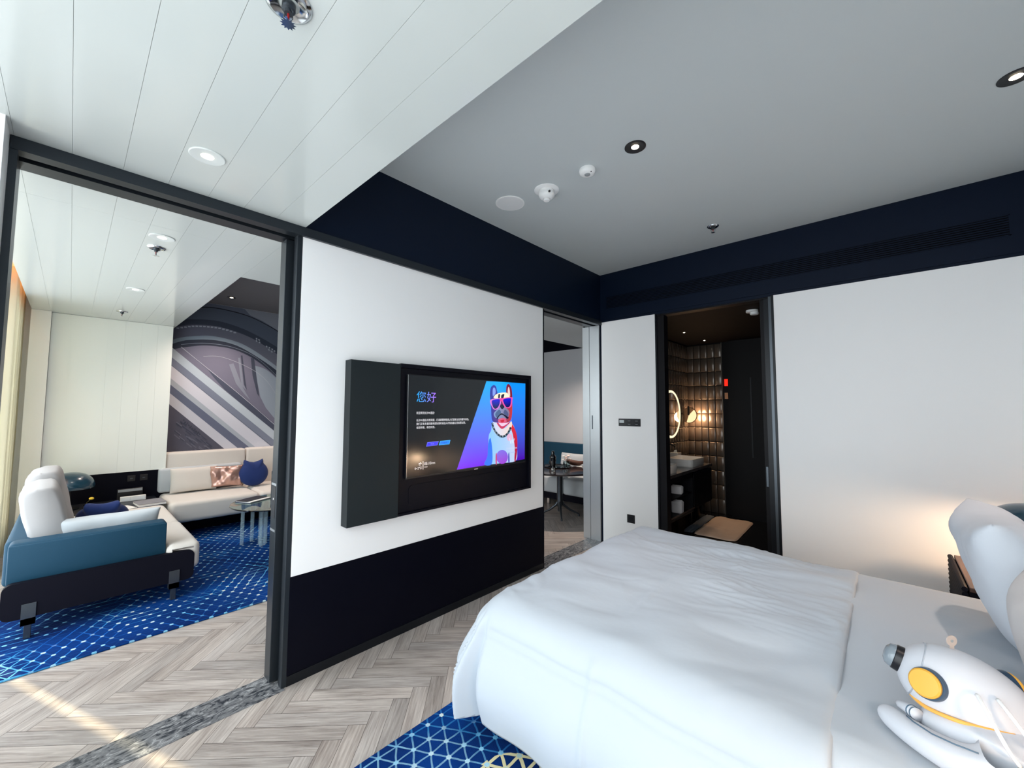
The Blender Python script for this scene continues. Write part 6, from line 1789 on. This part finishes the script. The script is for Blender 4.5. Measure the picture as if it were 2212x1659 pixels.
# ------------------------------------------------------------------ living room: mural side sofa
sb = thing('corner_sofa', 'long cream sofa along the mural wall on a black plinth', 'sofa', (-3.9, 1.1, 0.0))
def Mx(a): return a + 3.9
def My(a): return a - 1.1
bm = B(); bx(bm, Mx(-4.36), Mx(-3.86), My(0.06), My(2.55), RZ + 0.0002, 0.205); obj('plinth', bm, M_black_panel, sb)
bm = B()
bx(bm, Mx(-4.40), Mx(-3.445), My(-0.045), My(0.835), 0.20, 0.435, bev=0.05, seg=6)
bx(bm, Mx(-4.40), Mx(-3.445), My(0.843), My(1.75), 0.20, 0.435, bev=0.05, seg=6)
bx(bm, Mx(-4.40), Mx(-3.445), My(1.757), My(2.60), 0.20, 0.435, bev=0.05, seg=6)
obj('seat_cushion', bm, M_cream, sb, smooth=50)
bm = B()
for a, b in ((-0.0, 0.872), (0.882, 1.75), (1.757, 2.60)):
    bx(bm, Mx(-4.438), Mx(-4.27), My(a), My(b), 0.42, 0.93, bev=0.03, seg=4)
obj('backrest', bm, M_cream, sb, smooth=50)
bm = B(); bx(bm, Mx(-4.27), Mx(-4.15), My(-0.07), My(0.80), 0.452, 0.745, bev=0.028, seg=4)
obj('bolster', bm, M_cream_light, sb, smooth=50)
cush('cushion', 0.48, 0.30, 0.11, (-4.085, 0.265, 0.595), (0.0, 1, 0.0), (-0.16, 0, 1), M_cream, 'beige lumbar cushion at the left end of the mural side sofa', pinch=0.04, pw=0.4, seed=12, wr=0.004)
cush('cushion', 0.38, 0.28, 0.12, (-4.03, 0.595, 0.600), (0.30, 1, 0.0), (-0.15, 0, 1), M_rose_metal, 'shiny rose metallic cushion between the beige and the navy cushions', pinch=0.08, pw=0.4, seed=15, wr=0.014, k=11)
cat_cushion((-3.96, 0.895, 0.610), (0.0, 1, 0), (-0.22, 0.05, 1), 'round navy cushion with two ears upright on the mural side sofa', 0.172, 0.15)

# ------------------------------------------------------------------ glass coffee table
gt = thing('coffee_table', 'round glass coffee table on clear acrylic tubes', 'table', (-2.62, 0.79, RZ))
bm = B(); lathe(bm, [(0, 0.440), (0.455, 0.440), (0.460, 0.446), (0.455, 0.452), (0, 0.452)], 72)
obj('glass_top', bm, M_glass_green, gt, smooth=30)
legs = [(-0.17, -0.30), (-0.23, -0.19), (-0.05, -0.16), (-0.07, -0.10), (-0.02, -0.12), (0.03, -0.17), (0.10, 0.0), (0.0, 0.1)]
for x, y in legs:
    bm = B(); lathe(bm, [(0.018, 0.0002), (0.018, 0.439)], 16, c=(x, y, 0)); lathe(bm, [(0, 0.439), (0.018, 0.439)], 16, c=(x, y, 0))
    lathe(bm, [(0, 0.0002), (0.018, 0.0002)], 16, c=(x, y, 0))
    obj('leg', bm, M_acrylic, gt, smooth=40)
mg = thing('magazine', 'dark open magazine lying on the round glass table', 'magazine', (-2.84, 0.60, RZ + 0.452), 0.5)
bm = B(); bx(bm, -0.10, 0.10, -0.14, 0.14, 0.0, 0.006); obj('cover', bm, mat('dark_slate_cover', (60, 66, 92), rough=0.4), mg)
bm = B(); bx(bm, -0.096, 0.103, -0.136, 0.136, 0.0061, 0.014); obj('pages', bm, M_paper, mg)
bm = B(); bx(bm, -0.10, 0.06, -0.14, 0.14, 0.0141, 0.016); obj('front', bm, mat('black_cover', (20, 20, 26), rough=0.4), mg)

# ------------------------------------------------------------------ curtain
bm = B()
n, mz = 150, 8
V = []
for i in range(n + 1):
    s = i / n
    x = -4.42 + 1.12 * s
    row = []
    for k in range(mz + 1):
        z = 0.03 + (2.78 - 0.03) * k / mz
        am = 0.042 * (0.8 + 0.3 * math.sin(s * 9))
        y = -1.268 + am * math.sin(s * 2 * PI * 13 + 0.4 * math.sin(k * 0.6 + s * 7)) + 0.008 * noise.noise(Vector((x * 6, z, 2)))
        row.append(bm.verts.new((x + 0.01 * math.sin(s * 40 + k * 0.3), y, z)))
    V.append(row)
for i in range(n):
    for k in range(mz):
        bm.faces.new((V[i][k], V[i + 1][k], V[i + 1][k + 1], V[i][k + 1]))
o = obj('curtain', bm, M_curtain, None, smooth=True)
md = o.modifiers.new('thick', 'SOLIDIFY'); md.thickness = 0.003
tag(o, 'cream curtain gathered at the far living room window', 'curtain')

# ------------------------------------------------------------------ dining corner seen through the right opening
bs = thing('banquette', 'white cushioned bench with teal back along the end wall', 'bench', (-1.7, 4.6, 0.0))
bm = B(); bx(bm, -1.3, 1.38, 0.28, 0.385, 0.10, 0.925, bev=0.012); obj('back', bm, M_teal, bs)
bm = B()
for a, b in ((-1.3, -0.42), (-0.41, 0.48), (0.49, 1.38)):
    bx(bm, a, b, -0.34, 0.275, 0.21, 0.455, bev=0.035, seg=4)
obj('seat_cushion', bm, M_cream_light, bs, smooth=50)
bm = B(); bx(bm, -1.25, 1.35, -0.26, 0.25, 0.10, 0.21); obj('base', bm, M_sofa_base, bs)
for x in (-1.0, 0.14, 1.2):
    bm = B(); bx(bm, x - 0.02, x + 0.02, -0.24, -0.2, 0.0, 0.10); obj('leg', bm, M_chrome, bs)
def cush2(*a, **k): return cush(*a, **k)
cush('cushion', 0.5, 0.34, 0.13, (-1.35, 4.76, 0.615), (1, 0, 0), (0, 0.2, 1), M_cream_light, 'pale cushion leaning on the teal back behind the dining table', pinch=0.05, pw=0.4, seed=22)

TX, TY, TZ = -1.0, 3.90, 0.66
dt = thing('pedestal_table', 'round dark pedestal table seen through the right doorway', 'table', (TX, TY, 0.0))
bm = B(); lathe(bm, [(0, TZ - 0.028), (0.52, TZ - 0.028), (0.54, TZ - 0.022), (0.545, TZ - 0.012), (0.54, TZ), (0, TZ)], 64); obj('tabletop', bm, mat('dark_polished_table', (46, 38, 40), rough=0.12, coat=0.5), dt, smooth=40)
bm = B(); lathe(bm, [(0.05, TZ - 0.029), (0.042, TZ - 0.05), (0.040, 0.22), (0.046, 0.16), (0.03, 0.13), (0, 0.13)], 24); obj('column', bm, M_gunmetal, dt, smooth=50)
for k in range(4):
    a = -0.86 + PI / 2 * k
    ca, sa_ = math.cos(a), math.sin(a)
    bm = B(); tube(bm, [(0.02 * ca, 0.02 * sa_, 0.2), (0.06 * ca, 0.06 * sa_, 0.15), (0.14 * ca, 0.14 * sa_, 0.09), (0.27 * ca, 0.27 * sa_, 0.03)], 0.022, 10, r2=0.011); lathe(bm, [(0, 0.0), (0.014, 0.0), (0.014, 0.03), (0, 0.03)], 12, c=(0.265 * ca, 0.265 * sa_, 0))
    obj('leg', bm, M_gunmetal, dt, smooth=50)
# tray and the things standing on it
tr = B(); lathe(tr, [(0, 0.0), (0.19, 0.0), (0.20, 0.012), (0.195, 0.013), (0.185, 0.005), (0, 0.005)], 40)
o = obj('round_tray', tr, M_gloss_black, None, smooth=40, loc=(-1.12, 4.02, TZ)); tag(o, 'round black tray in the middle of the pedestal table', 'tray')
sh = thing('cocktail_shaker', 'tall dark cocktail shaker on the pedestal table', 'shaker', (-1.12, 3.90, TZ + 0.006))
bm = B(); lathe(bm, [(0, 0), (0.034, 0), (0.037, 0.02), (0.045, 0.14), (0.044, 0.16), (0.024, 0.185), (0.024, 0.19)], 28); obj('body', bm, M_darkglass, sh, smooth=40)
bm = B(); lathe(bm, [(0.022, 0.186), (0.022, 0.225), (0.018, 0.232), (0, 0.233)], 24); obj('cap', bm, M_darkglass, sh, smooth=40)
sc = thing('abstract_ornament', 'dark rounded ornament left of the cocktail shaker', 'ornament', (-1.20, 3.97, TZ + 0.006))
bm = B(); lathe(bm, [(0, 0), (0.045, 0), (0.045, 0.012), (0.02, 0.02)], 24); obj('base', bm, M_gloss_black, sc, smooth=40)
bm = B(); ellipsoid(bm, (0, 0, 0.06), (0.035, 0.035, 0.045), seg=20, rings=12); ellipsoid(bm, (-0.006, 0.0, 0.125), (0.025, 0.025, 0.03), seg=20, rings=12); tube(bm, [(0, 0, 0.09), (-0.004, 0, 0.11)], 0.018, 14); obj('figure', bm, mat('dark_olive_bronze', (58, 60, 52), rough=0.25, metal=0.5), sc, smooth=True)
jr = thing('small_jar', 'small clear jar with white label at the front of the pedestal table', 'jar', (-0.94, 3.66, TZ))
bm = B(); bx(bm, -0.018, 0.018, -0.018, 0.018, 0.0, 0.045, bev=0.004); obj('body', bm, M_glass, jr)
bm = B(); bx(bm, -0.014, 0.014, -0.0195, -0.0182, 0.012, 0.034); bx(bm, 0.0182, 0.0195, -0.014, 0.014, 0.012, 0.034); obj('paper_label', bm, M_paper, jr)
bm = B(); lathe(bm, [(0, 0.045), (0.011, 0.045), (0.011, 0.06), (0, 0.061)], 16); obj('lid', bm, M_chrome, jr)
vz = thing('flower_vase', 'clear bowl of pale flowers on the pedestal table', 'vase', (-1.00, 4.07, TZ + 0.006))
bm = B(); lathe(bm, [(0, 0.0), (0.04, 0.0), (0.055, 0.03), (0.05, 0.07), (0.045, 0.08), (0.042, 0.078), (0.046, 0.068), (0.05, 0.03), (0.036, 0.006), (0, 0.006)], 28); obj('bowl', bm, M_glass, vz, smooth=40)
rr = random.Random(5)
for i in range(9):
    a = rr.uniform(0, 2 * PI); d = rr.uniform(0.0, 0.06); h = rr.uniform(0.10, 0.17)
    bm = B()
    for q in range(5):
        b2 = 2 * PI * q / 5
        ellipsoid(bm, (d * math.cos(a) + 0.012 * math.cos(b2), d * math.sin(a) + 0.012 * math.sin(b2), h), (0.012, 0.012, 0.007), seg=10, rings=6)
    st = obj('bloom', bm, M_pink if i % 3 else M_paper, vz, smooth=True)
    bm = B(); tube(bm, [(0, 0, 0.02), (d * math.cos(a), d * math.sin(a), h)], 0.002, 6); obj('stem', bm, mat('stem_green', (60, 76, 50), rough=0.7), st)
for i in range(6):
    bm = B(); a = 2 * PI * i / 6
    ellipsoid(bm, (0, 0, 0.014), (0.014, 0.014, 0.014), seg=14, rings=8)
    o = obj('glass_pebble', bm, M_glass, None, smooth=True, loc=(-1.02 + 0.085 * math.cos(a), 4.0 + 0.075 * math.sin(a) - 0.03, TZ + 0.006)); tag(o, 'small round clear glass ball on the black tray', 'glass ball', 'clear glass balls on the black tray')
dr = thing('draped_napkin', 'brown twisted cloth with a pale tip beside the flowers', 'cloth', (-1.0, 4.25, TZ))
bm = B()
pts = [(-0.09, -0.05, 0.07), (-0.05, -0.02, 0.06), (0.0, 0.02, 0.045), (0.06, 0.06, 0.04), (0.10, 0.10, 0.055), (0.12, 0.14, 0.035)]
tube(bm, pts, [0.02, 0.038, 0.04, 0.034, 0.02, 0.014], 14, r2=1)
obj('wrap', bm, M_wood_brown, dr, smooth=True)
bm = B(); prism(bm, [(0.06, -0.02), (0.14, 0.0), (0.10, 0.09)], 'z', 0.001, 0.004); obj('tip', bm, M_paper, dr)
wt = B(); ellipsoid(wt, (0, 0, 0.03), (0.045, 0.045, 0.03), seg=20, rings=10)
o = obj('folded_cloth', wt, M_pink, None, smooth=True, loc=(-1.22, 3.72, TZ)); tag(o, 'pale folded cloth at the left edge of the pedestal table', 'cloth')

# ------------------------------------------------------------------ bathroom
vn = thing('vanity_unit', 'black vanity unit with a long top along the bathroom wall', 'vanity', (0.46, 4.17, 0.0))
bm = B(); bx(bm, -0.252, 0.275, -0.725, 0.73, 0.765, 0.80, bev=0.002, seg=1); obj('countertop', bm, mat('dark_stone_top', (60, 54, 54), rough=0.2, coat=0.3), vn)
bm = B()
bx(bm, -0.252, -0.20, -0.70, 0.72, 0.30, 0.765)
bx(bm, -0.252, 0.26, -0.70, -0.68, 0.30, 0.765)
bx(bm, -0.252, 0.26, 0.02, 0.05, 0.30, 0.765)
bx(bm, -0.252, 0.26, -0.70, 0.05, 0.30, 0.32)
bx(bm, -0.252, 0.25, -0.70, 0.03, 0.52, 0.535)
bx(bm, -0.252, 0.26, -0.70, 0.05, 0.70, 0.765)
obj('open_shelf', bm, M_bath_dark, vn)
bm = B(); prism(bm, rrect(0.055, 0.72, 0.33, 0.75, 0.035), 'x', -0.252, 0.265); obj('drawer', bm, M_bath_dark, vn)
bm = B(); bx(bm, 0.262, 0.270, -0.72, 0.05, 0.335, 0.350); obj('rail', bm, mat('brown_metal_rail', (90, 74, 66), rough=0.3, metal=0.6), vn)
bm = B()
bx(bm, 0.2651, 0.2665, 0.09, 0.69, 0.738, 0.742); bx(bm, 0.2651, 0.2665, 0.712, 0.716, 0.37, 0.71); bx(bm, 0.2651, 0.2665, 0.25, 0.69, 0.338, 0.342)
obj('drawer_edge', bm, M_frame, vn)
for y in (-0.66, 0.68):
    for x in (-0.185, 0.0):
        bm = B(); bx(bm, x - 0.015, x + 0.015, y - 0.015, y + 0.015, 0.003, 0.33); obj('leg', bm, M_black_plastic, vn)
def basin(y0, y1, label):
    t = thing('wash_basin', label, 'basin', (0.53, (y0 + y1) / 2, 0.80))
    w, h = 0.165, (y1 - y0) / 2
    bm = B()
    outer = rrect(-w, w, -h, h, 0.05, 6); inner = rrect(-w + 0.012, w - 0.012, -h + 0.012, h - 0.012, 0.042, 6)
    inl = rrect(-w + 0.03, w - 0.03, -h + 0.03, h - 0.03, 0.04, 6)
    rings = [[(p[0] * 0.95, p[1] * 0.95, 0.0) for p in outer], [(p[0], p[1], 0.02) for p in outer], [(p[0], p[1], 0.092) for p in outer], [(p[0], p[1], 0.092) for p in inner], [(p[0], p[1], 0.03) for p in inl]]
    vr = [[bm.verts.new(p) for p in r_] for r_ in rings]
    n = len(outer)
    for a_, b_ in zip(vr, vr[1:]):
        for i in range(n):
            j2 = (i + 1) % n
            bm.faces.new((a_[i], a_[j2], b_[j2], b_[i]))
    bm.faces.new(vr[-1]); bm.faces.new(list(reversed(vr[0])))
    bmesh.ops.recalc_face_normals(bm, faces=bm.faces[:])
    obj('bowl', bm, M_ceramic, t, smooth=40)
    bm = B(); lathe(bm, [(0, 0.032), (0.02, 0.032), (0.02, 0.0302)], 16); obj('drain', bm, M_chrome, t)
    return t
basin(4.26, 4.74, 'white rectangular basin on the vanity, the farther and whole one')
basin(3.56, 3.82, 'white rectangular basin on the vanity, the nearer half hidden one')
for y, lb in ((4.50, 'black arched tap behind the farther basin'), (3.70, 'black arched tap behind the nearer basin')):
    t = thing('basin_tap', lb, 'tap', (0.27, y, 0.80))
    bm = B(); tube(bm, [(0, 0, 0.0), (0, 0, 0.22), (0.02, 0, 0.25), (0.06, 0, 0.255), (0.12, 0, 0.235), (0.14, 0, 0.215)], 0.011, 12); obj('spout', bm, M_black_plastic, t, smooth=50)
    bm = B(); tube(bm, [(0, -0.05, 0.0), (0, -0.05, 0.05)], 0.012, 12); tube(bm, [(0, -0.05, 0.045), (0.05, -0.06, 0.06)], 0.006, 8); obj('lever', bm, M_black_plastic, t, smooth=50)
t = thing('tissue_box', 'white tissue box behind the farther basin', 'box', (0.29, 4.80, 0.80))
bm = B(); bx(bm, -0.06, 0.06, -0.06, 0.06, 0.0, 0.115, bev=0.004); obj('body', bm, M_ceramic, t)
bm = B(); prism(bm, [(-0.02, 0.0), (0.03, 0.0), (0.02, 0.04), (-0.01, 0.03)], 'y', -0.003, 0.003); o = obj('tissue', bm, M_paper, t, loc=(0, 0, 0.1152))
for z, lb, hz in ((0.536, 'rolled white towel on the upper vanity shelf', 0.05), (0.321, 'rolled white towels on the lower vanity shelf', 0.075)):
    bm = B()
    for q, (yy, hh3, tl) in enumerate(((-0.032, 0.95, 0.10), (-0.006, 1.0, 0.0), (0.020, 0.93, -0.06), (0.042, 0.86, -0.16))):
        bx(bm, -0.06, 0.06 - 0.004 * q, yy - 0.0135, yy + 0.0135, 0.0008, 2 * hz * hh3, bev=0.012, seg=3, rot=(tl * 0.5, 0, 0), piv=(0, yy, 0.0))
    o = obj('towel_roll', bm, M_towel, None, smooth=True, loc=(0.64, 3.93, z)); tag(o, lb, 'towel')
bn = B()
prism(bn, rrect(-0.10, 0.10, -0.13, 0.13, 0.03), 'z', 0.003, 0.34)
wb_ = thing('waste_bin', 'black waste bin standing on the floor beyond the vanity', 'bin', (0.42, 5.14, 0.0))
obj('bin_body', bn, M_gloss_black, wb_, smooth=40)
bm = B(); lathe(bm, [(0.0, 0.341), (0.06, 0.341), (0.06, 0.345), (0, 0.346)], 20); obj('lid', bm, M_black_plastic, wb_)
def matbm(w, l, seed, h=0.02):
    bm = B()
    n, m = 40, 50
    V = []
    for i in range(n + 1):
        row = []
        for k in range(m + 1):
            u, v = -1 + 2 * i / n, -1 + 2 * k / m
            # rounded outline
            s = 1.0
            z = h + 0.010 * noise.noise(Vector((u * 3 + seed, v * 2.5, 1))) + 0.006 * abs(noise.noise(Vector((u * 2, v * 14, seed))))
            e = max(abs(u), abs(v))
            if e > 0.96:
                z *= 0.35
            x = u * w / 2 * (1 - 0.06 * max(0, abs(v) - 0.85) / 0.15 * abs(u)); y = v * l / 2 * (1 - 0.05 * max(0, abs(u) - 0.8) / 0.2 * abs(v))
            row.append(bm.verts.new((x, y, 0.003 + max(0.001, z))))
        V.append(row)
    for i in range(n):
        for k in range(m):
            bm.faces.new((V[i][k], V[i + 1][k], V[i + 1][k + 1], V[i][k + 1]))
    return bm
o = obj('bath_mat', matbm(0.47, 1.05, 2), M_mat_cloth, None, smooth=True, loc=(0.885, 4.83, 0.0), rot=(0, 0, 0.03)); tag(o, 'beige fluffy bath mat on the black bathroom floor', 'bath mat')
o = obj('bath_mat', matbm(0.11, 1.0, 6), mat('grey_mat_cloth', (110, 118, 128), rough=0.95, bump=(150, 0.8)), None, smooth=True, loc=(0.585, 4.83, 0.0), rot=(0, 0, 0.03)); tag(o, 'grey strip of folded mat left of the beige bath mat', 'bath mat')
# ring mirror
mr = thing('round_mirror', 'round bathroom mirror with a glowing rim on the tiled wall', 'mirror', (0.212, 4.82, 1.44))
m3 = Matrix.Rotation(PI / 2, 3, 'Y')
bm = B(); lathe(bm, [(0, 0.03), (0.30, 0.03)], 64, M=m3); lathe(bm, [(0, 0.004), (0.31, 0.004), (0.31, 0.029)], 64, M=m3); obj('mirror_glass', bm, mat('mirror', (220, 220, 220), rough=0.02, metal=1.0), mr)
bm = B(); lathe(bm, [(0.300, 0.031), (0.305, 0.037), (0.325, 0.037), (0.332, 0.03), (0.332, 0.004)], 64, M=m3); obj('glowing_rim', bm, M_ring, mr, smooth=40)
# half glowing disc lamp
wlp = thing('disc_wall_lamp', 'peach and glowing disc lamp before the bathroom tiles', 'lamp', (0.275, 5.42, 1.42))
m4 = Matrix.Rotation(PI / 2, 3, 'X')
bm = B(); lathe(bm, [(0, 0.012), (0.112, 0.012), (0.118, 0.0), (0.112, -0.012), (0, -0.012)], 48, M=m4); obj('disc', bm, M_peach, wlp, smooth=40)
bm = B()
pts = [(0.0, -0.0)] + [(0.108 * math.cos(a_), 0.108 * math.sin(a_)) for a_ in [(-PI / 2 - 0.30) + (PI - 0.45) * i / 24 for i in range(25)]]
prism(bm, pts, 'y', -0.016, -0.0125); obj('glowing_half', bm, M_halfmoon, wlp)
bm = B(); bx(bm, -0.012, 0.012, -0.03, -0.0165, 0.0, 0.135); bx(bm, -0.006, 0.006, -0.02, 0.165, 0.10, 0.118); obj('bracket', bm, M_frame_dark, wlp)
ld = bpy.data.lights.new('warm_glow', 'POINT'); ld.energy = 8.0; ld.color = (1.0, 0.62, 0.34); ld.shadow_soft_size = 0.08
lo = bpy.data.objects.new('lamp_light', ld); COL.objects.link(lo); lo.parent = wlp; lo.location = (0.10, 0.08, -0.03)
# spots of the bathroom ceiling
for x, y, e in ((0.56, 4.48, 9.0), (0.62, 5.1, 3.5), (0.95, 4.75, 14.0)):
    ld = bpy.data.lights.new('bath_spot', 'SPOT'); ld.energy = e; ld.color = (1.0, 0.74, 0.5); ld.spot_size = 0.85; ld.spot_blend = 0.6; ld.shadow_soft_size = 0.03
    lo = bpy.data.objects.new('bath_spot', ld); COL.objects.link(lo); lo.location = (x, y, 2.46)
# dark cupboards at the end, narrow gap with a red sign reflected
bm = B(); bx(bm, 0.80, 1.62, 5.50, 5.60, 0.003, 2.49)
cb = thing('tall_cupboard', 'tall black cupboard at the end of the bathroom', 'cupboard', (1.2, 5.55, 0.0))
bm.free(); bm = B(); bx(bm, -0.40, 0.42, -0.05, 0.05, 0.003, 2.49); obj('body', bm, M_bath_dark, cb)
bm = B(); bx(bm, -0.125, -0.110, -0.058, -0.0502, 0.85, 1.95); obj('door_handle', bm, M_frame_dark, cb)
gp = thing('wall_sign', 'small red glowing sign in the narrow gap beside the tiles', 'sign', (0.745, 5.615, 1.90))
bm = B(); bx(bm, -0.024, 0.020, -0.012, -0.0002, -0.05, 0.05); obj('panel', bm, M_red_glow, gp)
bm = B(); bx(bm, -0.024, 0.020, -0.013, -0.0002, -0.24, -0.15); obj('lower_strip', bm, M_peach, gp)
